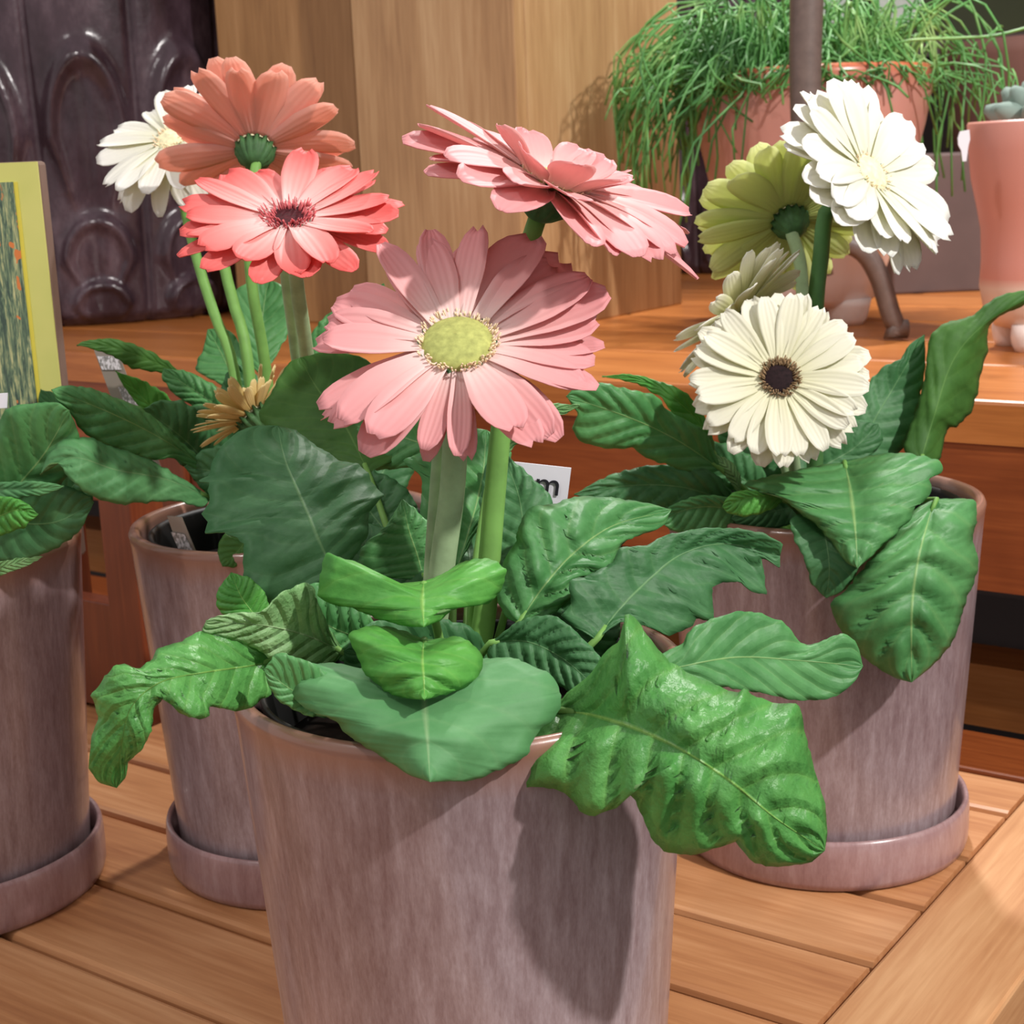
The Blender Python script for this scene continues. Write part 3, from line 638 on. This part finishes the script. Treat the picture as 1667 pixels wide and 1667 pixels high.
def stem(pl, pts, r0, r1, mat='stem', head=None):
    P = [U(*p) for p in pts]
    v, f = tube(P, lambda s: r0+(r1-r0)*s, 14, 26, .04)
    return mk('flower_stem', v, f, M[mat], PL[pl])
# pink, front
flower('front', (745, 561, .535), (0, -.62, .78), .0412, .0074, [(17, 1.0, -1, -8), (19, .95, 6, -3)], 'pf_pink', 'pb_pink', 'disk_green', r0=.0128, seed=4,
       florets=('flo_pale', 150, .90, .0016), dome=.42, lenf=[(95, 140, .9, .8, 22), (70, 95, 1.0, .75, 14), (10, 70, 1.10, 1.35, 6), (250, 285, .85, .62, -22), (184, 200, 1.14, .85, -20)], label='pale pink bloom with yellow-green centre')
stem('front', [(745, 600, .545), (742, 700, .552), (736, 800, .556), (722, 905, .558), (708, 1010, .56), (690, 1110, .56)], .0047, .0052)
stem('front', [(722, 610, .556), (720, 700, .563), (713, 800, .568), (706, 905, .57), (700, 1010, .57), (694, 1110, .565)], .0032, .0038)
# pink, seen from the side
flower('front', (898, 298, .575), (.42, -.19, .89), .0485, .0084, [(17, 1.0, 4, -14), (15, .92, 12, -2), (9, .42, 42, 30)], 'pf_pink', 'pb_pink', 'disk_green', r0=.012, seed=11,
       florets=('flo_pale', 60, .7, .0016), lenf=[(150, 215, .98, 1, -4), (320, 360, 1.06, 1, 0), (0, 30, 1.06, 1, 0)], jit=.12, label='pink bloom seen edge-on, tilted to the right')
stem('front', [(876, 352, .585), (864, 390, .585), (850, 450, .585), (832, 580, .578), (815, 705, .575), (806, 800, .574), (796, 920, .572), (788, 1010, .57), (770, 1110, .565)], .0036, .0048, 'stem_thin')
# coral
flower('mid', (470, 354, .70), (.03, -.47, .88), .0435, .0078, [(15, 1.0, -3, -7), (15, .92, 7, 2)], 'pf_coral', 'pb_coral', 'disk_maroon', r0=.0105, seed=7,
       florets=('flo_pink', 190, .55, .0030), dome=.1, lenf=[(40, 140, 1.0, 1.05, 2)], label='coral bloom with dark maroon centre')
stem('mid', [(478, 390, .715), (484, 470, .73), (497, 560, .76), (505, 660, .79), (480, 860, .82)], .0034, .0042)
stem('mid', [(462, 390, .735), (470, 470, .75), (482, 560, .78), (490, 660, .80), (465, 860, .83)], .0034, .0042)
# salmon, seen from behind
flower('mid', (416, 240, .83), (.02, .72, .70), .0455, .0086, [(15, 1.0, 12, 6), (14, .93, 22, 18)], 'pf_peach', 'pb_peach', 'disk_cream', r0=.0105, seed=9, lenf=[(0, 0, 1, 1, 0)], label='salmon bloom seen from behind')
stem('mid', [(418, 262, .822), (408, 330, .82), (405, 400, .815), (412, 480, .815), (428, 570, .82), (438, 660, .825), (445, 860, .83)], .0028, .0034, 'stem_thin')
# white, behind on the left
flower('mid', (280, 226, .90), (-.22, -.60, .77), .0400, .0066, [(17, 1.0, -16, -34), (16, .95, 6, -8)], 'pf_white', 'pb_white', 'disk_cream', r0=.0095, seed=12, florets=('flo_pale', 90, .6, .002), label='white bloom behind the salmon one, on its left')
stem('mid', [(286, 250, .905), (303, 350, .89), (326, 440, .875), (352, 520, .865), (380, 600, .855), (420, 860, .84)], .0028, .0034, 'stem_thin')
flower('mid', (455, 262, .90), (.35, -.35, .86), .036, .006, [(15, 1.0, -4, -14), (14, .9, 10, 2)], 'pf_white', 'pb_white', 'disk_cream', r0=.009, seed=13, florets=None, label='white bloom mostly hidden behind the coral one')
stem('mid', [(450, 285, .905), (375, 350, .89), (364, 420, .875), (382, 500, .86), (402, 580, .85), (430, 860, .84)], .0028, .0034, 'stem_thin')
# dried half-open
flower('mid', (412, 674, .765), (-.60, .30, .74), .026, .0024, [(19, 1.0, 24, 18), (18, .9, 42, 34), (10, .8, 60, 55)], 'pf_dry', 'pf_dry', 'disk_cream', r0=.008, seed=15, lenf=[(280, 350, .6, 1, 0)], label='small withered tan bloom')
# white, right plant
flower('right', (1268, 616, .74), (-.05, -.88, .48), .0385, .0062, [(20, 1.0, 2, -8), (21, .93, 12, 0)], 'pf_cream', 'pb_white', 'disk_black', r0=.0085, seed=21,
       florets=('flo_tan', 260, .72, .0026), dome=.25, jit=.05, label='cream white bloom with black centre')
stem('right', [(1274, 650, .755), (1288, 720, .775), (1296, 780, .79), (1310, 880, .81)], .003, .0035)
flower('right', (1205, 512, .80), (-.66, .42, .62), .039, .0058, [(18, 1.0, -2, -6), (16, .9, 12, 8)], 'pf_white', 'pb_white', 'disk_cream', r0=.009, seed=22, label='cream bloom behind the black-centred one')
stem('right', [(1215, 545, .80), (1250, 640, .81), (1280, 760, .82), (1310, 880, .82)], .003, .0035)
flower('right', (1284, 356, .86), (-.18, .80, .58), .046, .0084, [(19, 1.0, 2, -2), (17, .93, 10, 6)], 'pb_lime', 'pb_lime', 'disk_cream', r0=.0105, seed=23, label='yellow-green bloom seen from behind')
stem('right', [(1288, 378, .852), (1303, 430, .85), (1308, 520, .845), (1312, 640, .84), (1320, 860, .83)], .0036, .0038)
flower('right', (1418, 282, .78), (.60, -.60, .53), .0455, .0086, [(21, 1.0, 0, -12), (20, .93, 12, 2)], 'pf_white', 'pb_white', 'disk_cream', r0=.0105, seed=24, florets=('flo_pale', 60, .7, .0016), jit=.06, label='bright white bloom facing the upper right')
stem('right', [(1376, 318, .792), (1345, 345, .80), (1336, 420, .80), (1328, 500, .80), (1328, 640, .81), (1325, 860, .82)], .0040, .0044, 'stem_dark')

# ------------------------------------------------------------ wooden planters on the bench
def planter(n0, pxl, pxr, pyb, depth, h, mats, label, name='wooden_planter'):
    a = Un(pxl, pyb, n0); b = Un(pxr, pyb, n0); d0, d1 = a.dot(D), b.dot(D)
    root = empty(name, G((d0+d1)/2, n0+depth/2, BZ), label, 'planter')
    w = d1-d0; t = .018
    for i, (dd, nn, lw, ln) in enumerate(((d0, n0, w, t), (d0, n0+depth-t, w, t), (d0, n0+t+.0005, t, depth-2*t-.001), (d1-t, n0+t+.0005, t, depth-2*t-.001))):
        v, f = box(D*lw, N*ln, Vector((0, 0, h)), G(dd, nn, BZ))
        bevel(to_grid(mk('side_panel', v, f, mats, root, smooth=False)), .0015)
    v, f = box(D*(w-2*t-.002), N*(depth-2*t-.002), Vector((0, 0, .015)), G(d0+t+.001, n0+t+.001, BZ+.01)); mk('bottom_panel', v, f, mats, root, smooth=False)
    return d0, d1
planter(1.246, 594, 850, 400, .315, .62, M['planter'], 'large pale wooden square planter behind the pink flowers, corner towards viewer')
planter(1.285, 372, 588, 300, .16, .62, M['planter2'], 'narrow golden wooden planter behind, left of the large pale one')

# ------------------------------------------------------------ carved dark vase
def vase(cx, cy, zb, Rm, h, nfl, label, rot=0):
    prof_n = 150; vs = []; fs = []; nn = 432
    for i in range(prof_n+1):
        s = i/prof_n; z = zb+h*s
        base = Rm*(.93+.10*s+.03*math.sin(s*3)) if s > .02 else Rm*(.86+.07*s/.02)
        for k in range(nn):
            a = 2*PI*k/nn+rot; q = (a*nfl/(2*PI)) % 1; u = 2*q-1
            g = -.030*math.exp(-((1-abs(u))/.07)**2)+.012*(1-u*u)
            zz = z-zb
            rel = 0
            for zt, he, ww, amp, lo in ((.318, .105, .80, .040, .13), (.128, .055, .74, .040, .035), (.052, .030, .62, .045, .005)):
                if zz < lo: continue
                y_ = (zz-(zt-he))/he
                wl = ww if y_ > 0 else ww*(1+.5*y_*he/max(.01, zt-he-lo))
                x = abs(u)/max(.05, wl); dd = math.sqrt(x*x+max(0, y_)**2)
                fade = min(1, (zz-lo)/(he*.8))
                body = 1/(1+math.exp((dd-1)*22))
                rim = math.exp(-((dd-.84)/.13)**2)
                crease = math.exp(-(x/.12)**2)*.35
                rel = rel*(1-body*fade)+amp*1.5*fade*(rim*.8+body*(.30-crease*.5))
            r = base*(1+g+rel)
            vs.append(Vector((cx+r*math.cos(a-rot+rot), cy+r*math.sin(a), z)))
    for i in range(prof_n):
        for k in range(nn): fs.append((i*nn+k, i*nn+(k+1) % nn, (i+1)*nn+(k+1) % nn, (i+1)*nn+k))
    fs.append(tuple(range(nn-1, -1, -1))); fs.append(tuple(prof_n*nn+k for k in range(nn)))
    m = M['vase']
    o = mk('carved_vase', [v for v in vs], fs, m, origin=(cx, cy, zb)); tag(o, label, 'vase'); return o
m = NT('dark_aubergine_glaze'); n1 = m.noise(m.coord('Object', (1, 1, .5)), 18, 5, .65); n2 = m.noise(m.coord(), 90, 3)
m.l(m.ramp(n1, [(.32, lin(44, 30, 36)), (.52, lin(70, 54, 62)), (.72, lin(108, 90, 98))]), m.b.inputs['Base Color'])
m.b.inputs['Roughness'].default_value = .22; m.bump(m.math('ADD', n1, m.math('MULTIPLY', n2, .3)), .35, .004)
M['vase'] = m.m
vx, vy = -.515, 2.0
aim = math.atan2(-vy, -vx)
vase(vx, vy, BZ, .218, .62, 12, 'large dark aubergine glazed vase with carved leaf flutes behind the white and salmon blooms', rot=0)
vq = U(1190, 20, 2.15)
vase(vq.x+.02, 2.32, BZ, .13, .55, 12, 'dark glazed vase half hidden behind the trailing grassy plant')

# ------------------------------------------------------------ trailing plant, its pot
RX = U(1318, 300, 1.53).x; RY = 1.53
K = 1.53/F
def pz(y): return BZ+(541-y)*K
rp = [(.02, pz(512)), (90*K, pz(512)), (106*K, pz(500)), (116*K, pz(470)), (128*K, pz(435)), (146*K, pz(400)), (152*K, pz(360)), (157*K, pz(320)),
      (166*K, pz(280)), (178*K, pz(235)), (186*K, pz(190)), (188*K, pz(160)), (187*K, pz(150)), (182*K, pz(147)), (176*K, pz(152)), (170*K, pz(200)), (150*K, pz(330)), (100*K, pz(480)), (.02, pz(490))]
RP = empty('footed_pot', (RX, RY, BZ), 'pink and cream glazed footed pot holding the trailing grassy plant', 'flower pot')
m = NT('pink_to_cream_glaze'); sx = m.n('ShaderNodeSeparateXYZ'); m.l(m.coord(), sx.inputs[0])
nz = m.noise(m.coord('Object', (60, 60, 6)), 1, 3); mr = m.n('ShaderNodeMapRange')
mr.inputs[1].default_value = pz(415)-BZ; mr.inputs[2].default_value = pz(345)-BZ
m.l(m.math('ADD', sx.outputs[2], m.math('MULTIPLY', m.math('SUBTRACT', nz, .5), .09)), mr.inputs[0])
mr2 = m.n('ShaderNodeMapRange'); mr2.inputs[1].default_value = pz(185)-BZ; mr2.inputs[2].default_value = pz(150)-BZ; m.l(sx.outputs[2], mr2.inputs[0])
c = m.mix(mr.outputs[0], lin(230, 208, 200), lin(204, 148, 136)); c = m.mix(mr2.outputs[0], c, lin(206, 112, 78))
m.l(c, m.b.inputs['Base Color']); m.b.inputs['Roughness'].default_value = .25; m.b.inputs['Coat Weight'].default_value = .4
M['footpot'] = m.m
cc = Vector((RX, RY, 0))
v, f = lathe(rp, 96, cc, mod=lambda a, z: .012*math.cos(14*a)*max(0, min(1, (pz(200)-z)/.05))); mk('pot_body', v, f, M['footpot'], RP)
for k in range(3):
    a = -PI/2+.62+k*2*PI/3; c0 = Vector((RX+82*K*math.cos(a), RY+82*K*math.sin(a), 0))
    v, f = lathe([(.002, BZ), (.014, BZ), (.018, BZ+.006), (.021, BZ+.018), (.022, pz(500)), (.002, pz(498))], 24, c0); mk('foot', v, f, plain('cream_glaze_foot', lin(232, 214, 206), .3), RP)
# strands
rng = random.Random(5); parts = []
m_gr = NT('grassy_stems'); nn = m_gr.noise(m_gr.coord(), 14, 2)
m_gr.l(m_gr.ramp(nn, [(.3, lin(56, 116, 56)), (.55, lin(96, 158, 80)), (.75, lin(160, 192, 112))]), m_gr.b.inputs['Base Color']); m_gr.b.inputs['Roughness'].default_value = .45
zr = pz(150)
for i in range(470):
    a = rng.uniform(0, 2*PI)
    if rng.random() < .45: a = rng.uniform(PI*.8, PI*1.3)
    r_ = rng.uniform(.01, .10); p = Vector((RX+r_*math.cos(a), RY+r_*math.sin(a), zr-.012))
    out = Vector((math.cos(a), math.sin(a), 0)); pts = [p]
    side_ = abs(math.cos(a))
    front = math.sin(a) < -.1 and side_ < .8
    reach = rng.uniform(.01, .05) if front else rng.uniform(.02, .06+.06*side_)
    up = rng.uniform(.004, .085)
    drop = rng.uniform(0, .02) if front else rng.uniform(0, 1)**1.8*(.02+.11*side_)
    k1 = out+Vector((rng.uniform(-.7, .7), rng.uniform(-.7, .7), 0))
    pts.append(p+k1*reach*.35+Vector((0, 0, up)))
    pts.append(p+k1*reach*.8+Vector((rng.uniform(-.03, .03), rng.uniform(-.02, .02), up*.6-drop*.15)))
    pts.append(p+k1*reach*1.15+Vector((rng.uniform(-.02, .02), rng.uniform(-.01, .01), -drop*.55)))
    if r_+reach > .115: pts.append(pts[-1]+out*.006+Vector((rng.uniform(-.012, .012), 0, -drop*.5)))
    # keep strands outside the pot wall
    q2 = []
    for q in pts:
        hv = Vector((q.x-RX, q.y-RY, 0))
        if hv.length > .185: hv = hv*(.185/hv.length); q = Vector((RX+hv.x, RY+hv.y, q.z))
        if q.z < zr+.004 and hv.length < .121 and q is not pts[0]: hv = hv.normalized()*.122 if hv.length > 0 else Vector((.12, 0, 0)); q = Vector((RX+hv.x, RY+hv.y, q.z))
        q2.append(q)
    parts.append(tube(q2, .0011, 4, 9))
    if rng.random() < .5:
        s0 = q2[2]; e = s0+Vector((rng.uniform(-.03, .03), rng.uniform(-.02, .02), rng.uniform(-.03, .01)))
        parts.append(tube([s0, s0.lerp(e, .5)+Vector((0, 0, .004)), e], .0009, 4, 5))
for i in range(46):                      # long upright / trailing strands
    a = rng.uniform(PI*.6, PI*2.2); p = Vector((RX+.06*math.cos(a), RY+.06*math.sin(a), zr))
    e = p+Vector((rng.uniform(-.06, .10), rng.uniform(-.05, .05), rng.uniform(.03, .13)))
    parts.append(tube([p, p.lerp(e, .6)+Vector((.012, 0, .01)), e], .0013, 4, 8))
p = U(1410, 60, 1.47)
parts.append(tube([Vector((RX+.05, RY-.05, zr)), U(1460, 70, 1.45), U(1560, 62, 1.44), U(1620, 58, 1.43), U(1690, 40, 1.42)], .0014, 4, 14))
parts.append(tube([Vector((RX+.05, RY, zr)), U(1560, -10, 1.46), U(1590, 40, 1.45), U(1605, 90, 1.45), U(1600, 170, 1.45), U(1585, 240, 1.46)], .0014, 4, 14))
v, f = merge(parts); o = mk('trailing_plant', v, f, m_gr.m, origin=(RX, RY, zr)); tag(o, 'trailing grassy green plant spilling over the footed pot', 'potted plant')

# ------------------------------------------------------------ small pot with succulent at the right edge
SY = 1.26; SX = U(1688, 400, SY).x; K2 = SY/F
def sz(y): return BZ+(583-y)*K2
SP = empty('footed_pot', (SX, SY, BZ), 'salmon pink footed pot cut by the right edge of the photo', 'flower pot')
prof = [(.01, sz(545)), (62*K2, sz(545)), (80*K2, sz(520)), (88*K2, sz(480)), (86*K2, sz(440)), (88*K2, sz(390)), (96*K2, sz(350)), (105*K2, sz(310)), (110*K2, sz(265)),
        (113*K2, sz(225)), (111*K2, sz(221)), (106*K2, sz(224)), (96*K2, sz(300)), (.01, sz(320))]
m = NT('salmon_over_cream_glaze'); sx = m.n('ShaderNodeSeparateXYZ'); m.l(m.coord(), sx.inputs[0]); mr = m.n('ShaderNodeMapRange')
mr.inputs[1].default_value = sz(482)-BZ; mr.inputs[2].default_value = sz(466)-BZ; m.l(sx.outputs[2], mr.inputs[0])
m.l(m.mix(mr.outputs[0], lin(218, 192, 176), lin(206, 142, 128)), m.b.inputs['Base Color']); m.b.inputs['Roughness'].default_value = .35
v, f = lathe(prof, 64, Vector((SX, SY, 0))); mk('pot_body', v, f, m.m, SP)
for k in range(3):
    a = -PI/2-.5+k*2*PI/3; c0 = Vector((SX+52*K2*math.cos(a), SY+52*K2*math.sin(a), 0))
    v, f = lathe([(.002, BZ), (.010, BZ), (.0125, BZ+.006), (.0135, BZ+.012), (.013, sz(540)), (.002, sz(538))], 20, c0); mk('foot', v, f, plain('cream_foot_glaze', lin(232, 214, 206), .3), SP)
m = leafmat('grey_green_succulent', lin(134, 158, 148), lin(104, 130, 122), lin(150, 170, 160), bump=.1, rough=.7)
parts = []; rng = random.Random(2)
def blob(c, a, l, w, el):
    out = Vector((math.cos(a), math.sin(a), 0)); d = out*math.cos(el)+Vector((0, 0, math.sin(el)))
    return tube([c, c+d*l*.3, c+d*l*.7, c+d*l], lambda s: w*math.sin(PI*(.12+.83*s))**.7, 10, 10)
for ring_, (cnt, l, el) in enumerate(((9, .046, .35), (8, .042, .8), (5, .038, 1.2), (1, .036, 1.5))):
    for k in range(cnt): parts.append(blob(Vector((SX, SY, sz(232))), 2*PI*k/cnt+ring_*.4, l, .011, el))
v, f = merge(parts); o = mk('succulent', v, f, m, origin=(SX, SY, sz(232))); tag(o, 'grey-green succulent in the salmon pink pot at the right edge', 'potted plant')
q0 = U(1570, 236, 1.19)
pts2 = [(-.0035, .010), (.0035, .011), (.0042, .004), (.003, -.001), (.0018, -.012), (-.001, -.012), (-.0022, -.004), (-.0045, 0), (-.005, .005)]
vs = [q0+Vector((x, 0, z)) for x, z in pts2]+[q0+Vector((x, .0012, z)) for x, z in pts2]; n_ = len(pts2)
fs = [tuple(range(n_)), tuple(range(2*n_-1, n_-1, -1))]+[(i, n_+i, n_+(i+1) % n_, (i+1) % n_) for i in range(n_)]
tag(mk('plant_tag', vs, fs, M['white_card'], smooth=False), 'small white plastic tag clipped to the rim of the salmon pot', 'tag')

# ------------------------------------------------------------ iron stand
IY = 1.35
IR = empty('iron_stand', (U(1310, 400, IY).x, IY, BZ), 'grey-brown iron stand with a curved foot beside the trailing plant', 'stand')
v, f = tube([U(1314, -160, IY), U(1313, 0, IY), U(1311, 130, IY), U(1316, 300, IY), U(1328, 400, IY), U(1335, 450, IY)], lambda s: .0150-.0035*s, 12, 20); mk('pole', v, f, M['iron'], IR)
def scroll(pts):
    v, f = tube(pts, lambda s: .0094-.001*s, 10, 24); mk('curved_foot', v, f, M['iron'], IR)
e = Uz(1478, 552, BZ+.009)
scroll([U(1330, 440, IY), U(1345, 405, IY), U(1375, 396, IY), U(1408, 412, IY), U(1432, 452, IY), U(1448, 505, IY), U(1460, 540, IY), Vector((e.x, IY, BZ+.010)), Vector((e.x+.018, IY, BZ+.0095))])
pc = U(1330, 440, IY)
scroll([pc, pc+Vector((-.02, .01, .018)), pc+Vector((-.045, .015, 0)), pc+Vector((-.06, .02, -.04)), Vector((pc.x-.07, IY+.022, BZ+.010)), Vector((pc.x-.085, IY+.022, BZ+.0095))])

# ------------------------------------------------------------ things behind on the right
def plainbox(name, x0, x1, y0, y1, z0, z1, mat, label, cat):
    v, f = box(Vector((x1-x0, 0, 0)), Vector((0, y1-y0, 0)), Vector((0, 0, z1-z0)), Vector((x0, y0, z0)))
    o = mk(name, v, f, mat, smooth=False, origin=((x0+x1)/2, (y0+y1)/2, z0)); bevel(o, .003); tag(o, label, cat); return o
a = U(1452, 480, 1.78); b = U(1760, 240, 1.78)
plainbox('stone_block', a.x, b.x, 1.78, 1.95, BZ, b.z, plain('grey_brown_stone', lin(104, 86, 84), .6, noise_amt=.15, scale=12), 'grey-brown stone block on the bench between the two footed pots', 'block')
PX = U(1745, 150, 2.15).x
zt = U(1620, 68, 2.15).z
v, f = lathe([(.01, BZ), (.10, BZ), (.115, BZ+.02), (.15, zt-.12), (.168, zt-.02), (.168, zt), (.158, zt), (.15, zt-.05), (.01, zt-.06)], 64)
o = mk('clay_pot', v, f, plain('brown_pink_clay', lin(142, 102, 92), .6, noise_amt=.12, scale=10)); o.location = (PX, 2.17, 0); tag(o, 'brownish pink clay pot in the far right background', 'flower pot')
a = U(1470, 66, 2.6); b = U(1800, -120, 2.6)
plainbox('dark_green_panel', a.x, b.x, 2.6, 2.66, a.z, b.z, plain('dark_olive_card', lin(52, 56, 24), .7, noise_amt=.15, scale=8), 'dark olive green crate at the top right corner of the photo', 'crate')
v, f = box(Vector((b.x-a.x+.3, 0, 0)), Vector((0, .3, 0)), Vector((0, 0, .03)), Vector((a.x-.2, 2.5, a.z-.032)))
o = mk('back_shelf', v, f, M['darkwood'], smooth=False); tag(o, 'dark wooden shelf under the olive crate in the background', 'shelf')
for i, (px, py, w_, h_) in enumerate(((1462, -15, 44, 52), (1358, -8, 26, 42))):
    c0 = U(px, py, 1.62); k = 1.62/F; pts2 = []
    for t in range(16):
        an = 2*PI*t/16; pts2.append((w_*k*math.cos(an)*.95, h_*k*math.sin(an)))
    vs = [c0+Vector((x, 0, z)) for x, z in pts2]+[c0+Vector((x, .0015, z)) for x, z in pts2]; n_ = 16
    fs = [tuple(range(n_)), tuple(range(2*n_-1, n_-1, -1))]+[(q, n_+q, n_+(q+1) % n_, (q+1) % n_) for q in range(n_)]
    o = mk('hanging_label', vs, fs, plain('grey_white_card', lin(168, 170, 168), .6), smooth=False)
    tag(o, ('larger' if i == 0 else 'smaller')+' grey-white hanging label at the top edge, '+('right' if i == 0 else 'just right')+' of the iron pole', 'label')
    v, f = tube([c0+Vector((0, 0, h_*k*.9)), c0+Vector((0, .01, .12)), c0+Vector((0, .02, .4))], .0006, 4, 6); mk('string', v, f, M['white_card'], None)
    st = bpy.data.objects[-1] if False else [q for q in COL.objects if q.name.startswith('string')][-1]; st.parent = o

# ------------------------------------------------------------ photo card box at the left
CY = .845
tl = U(62, 262, CY); zt = tl.z
CB = empty('picture_card', (tl.x-.05, CY, .172), 'yellow-green picture card with a photo of grasses, at the left edge', 'sign')
v, f = box(Vector((.10, 0, 0)), Vector((0, .015, 0)), Vector((0, 0, zt-.172)), Vector((tl.x-.10, CY, .172))); bevel(mk('card_body', v, f, plain('kraft_brown_edge', lin(112, 88, 76), .8), CB, smooth=False), .002)
lime = NT('lime_print'); lz = lime.noise(lime.coord(), 30, 2)
lime.l(lime.ramp(lz, [(.3, lin(190, 192, 106)), (.7, lin(202, 200, 116))]), lime.b.inputs['Base Color']); lime.b.inputs['Roughness'].default_value = .5
v, f = box(Vector((.0996, 0, 0)), Vector((0, .0015, 0)), Vector((0, 0, zt-.1725)), Vector((tl.x-.0998, CY-.0016, 0.1722))); mk('front_sheet', v, f, lime.m, CB, smooth=False)
a = U(28, 296, CY-.002)
v, f = box(Vector((.078, 0, 0)), Vector((0, .0006, 0)), Vector((0, 0, a.z-.185)), Vector((a.x-.078, CY-.0023, .185))); mk('yellow_border', v, f, plain('yellow_print', lin(210, 196, 74), .5, noise_amt=.03), CB, smooth=False)
gp = NT('grass_photo_print')
v1 = gp.coord('Object', (1, 1, .09), (0, .35, 0)); v2 = gp.coord('Object', (1, 1, .09), (0, -.45, 0))
g1 = gp.noise(v1, 480, 4, .75, .6); g2 = gp.noise(v2, 420, 4, .75, .5); g = gp.math('MAXIMUM', g1, g2)
c = gp.ramp(g, [(.46, lin(62, 80, 70)), (.54, lin(104, 126, 98)), (.62, lin(170, 172, 124)), (.74, lin(216, 206, 156))])
sx = gp.n('ShaderNodeSeparateXYZ'); gp.l(gp.coord(), sx.inputs[0]); mr = gp.n('ShaderNodeMapRange')
mr.inputs[1].default_value = .10+.12; mr.inputs[2].default_value = .10+.07; gp.l(sx.outputs[2], mr.inputs[0])
sp_ = gp.noise(gp.coord('Object', (1, 1, .6)), 130, 2, .5)
spm = gp.math('GREATER_THAN', sp_, .66)
c = gp.mix(gp.math('MULTIPLY', spm, gp.math('ADD', .15, mr.outputs[0])), c, lin(206, 120, 62))
gp.l(c, gp.b.inputs['Base Color']); gp.b.inputs['Roughness'].default_value = .4
a = U(21, 296, CY-.003)
v, f = box(Vector((.072, 0, 0)), Vector((0, .0006, 0)), Vector((0, 0, a.z-.192)), Vector((a.x-.072, CY-.003, .192))); mk('photo', v, f, gp.m, CB, smooth=False)

# ------------------------------------------------------------ price card, plant labels
def quad(pts, Ys, mat, name, label, cat, parent=None, t=.0008):
    P = [U(x, y, Y) for (x, y), Y in zip(pts, Ys)]
    back = Vector((0, t, 0)); vs = P+[p+back for p in P]
    fs = [(0, 1, 2, 3), (7, 6, 5, 4), (0, 4, 5, 1), (1, 5, 6, 2), (2, 6, 7, 3), (3, 7, 4, 0)]
    o = mk(name, vs, fs, mat, parent, smooth=False, origin=(None if parent else P[0]))
    if label: tag(o, label, cat)
    return o
QY = .635
pc_ = quad([(800, 748), (930, 762), (922, 826), (795, 812)], [QY]*4, M['white_card'], 'price_card', 'white price card with a bold black letter m, tucked among the leaves', 'card')
ps = U(880, 822, QY)
v, f = tube([ps, Vector((ps.x-.006, ps.y-.012, .20)), Vector((ps.x-.012, ps.y-.028, .168))], .0016, 8, 8); mk('stake', v, f, M['white_card'], pc_)
tc = bpy.data.curves.new('letter', 'FONT'); tc.body = 'm'; tc.extrude = .00015; tc.offset = .0006
to = bpy.data.objects.new('letter_tmp', tc); COL.objects.link(to)
dg = bpy.context.evaluated_depsgraph_get(); me = bpy.data.meshes.new_from_object(to.evaluated_get(dg)); bpy.data.objects.remove(to)
me.name = 'letter'
p0 = U(871, 803, QY-.0006); ex = (U(908, 807, QY-.0006)-p0); ez = (U(874, 779, QY-.0006)-p0)
xs = [v.co.x for v in me.vertices]; ys_ = [v.co.y for v in me.vertices]; x0, x1, y0, y1 = min(xs), max(xs), min(ys_), max(ys_)
for v_ in me.vertices:
    q = p0+ex*((v_.co.x-x0)/(x1-x0))+ez*((v_.co.y-y0)/(y1-y0))+Vector((0, -v_.co.z, 0)); v_.co = q-ORG[pc_.name]
me.materials.clear(); me.materials.append(M['ink']); lo = bpy.data.objects.new('letter', me); COL.objects.link(lo); lo.parent = pc_
mt = NT('silver_tag_film'); mt.b.inputs['Base Color'].default_value = (*lin(150, 140, 130), 1); mt.b.inputs['Roughness'].default_value = .35; mt.b.inputs['Metallic'].default_value = .3
sm = NT('smudged_print'); nz = sm.noise(sm.coord('Object', (1, 1, .5)), 900, 2)
sm.l(sm.ramp(nz, [(.42, lin(128, 126, 124)), (.6, lin(214, 210, 214))]), sm.b.inputs['Base Color'])
def planttag(pts, pr, pr2, Y, lab):
    o = quad(pts, [Y]*4, mt.m, 'plant_tag', lab, 'tag')
    quad(pr, [Y-.0008]*4, sm.m, 'printed_patch', None, None, o, .0004)
    if pr2: quad(pr2, [Y-.0008]*4, sm.m, 'printed_patch', None, None, o, .0004)
planttag([(150, 562), (188, 562), (262, 760), (222, 760)], [(158, 580), (192, 580), (198, 602), (166, 602)], [(192, 630), (212, 634), (228, 670), (206, 664)], .848, 'grey plastic plant tag leaning behind the leaves at the left of the coral plant')
planttag([(272, 840), (296, 842), (326, 915), (298, 915)], [(278, 866), (300, 870), (314, 897), (290, 893)], None, .765, 'grey plastic plant tag inside the rim of the coral plant pot')
quad([(-20, 642), (12, 640), (11, 664), (-20, 666)], [.74]*4, M['white_card'], 'plant_tag', 'white tag at the left edge above the leaves', 'tag')
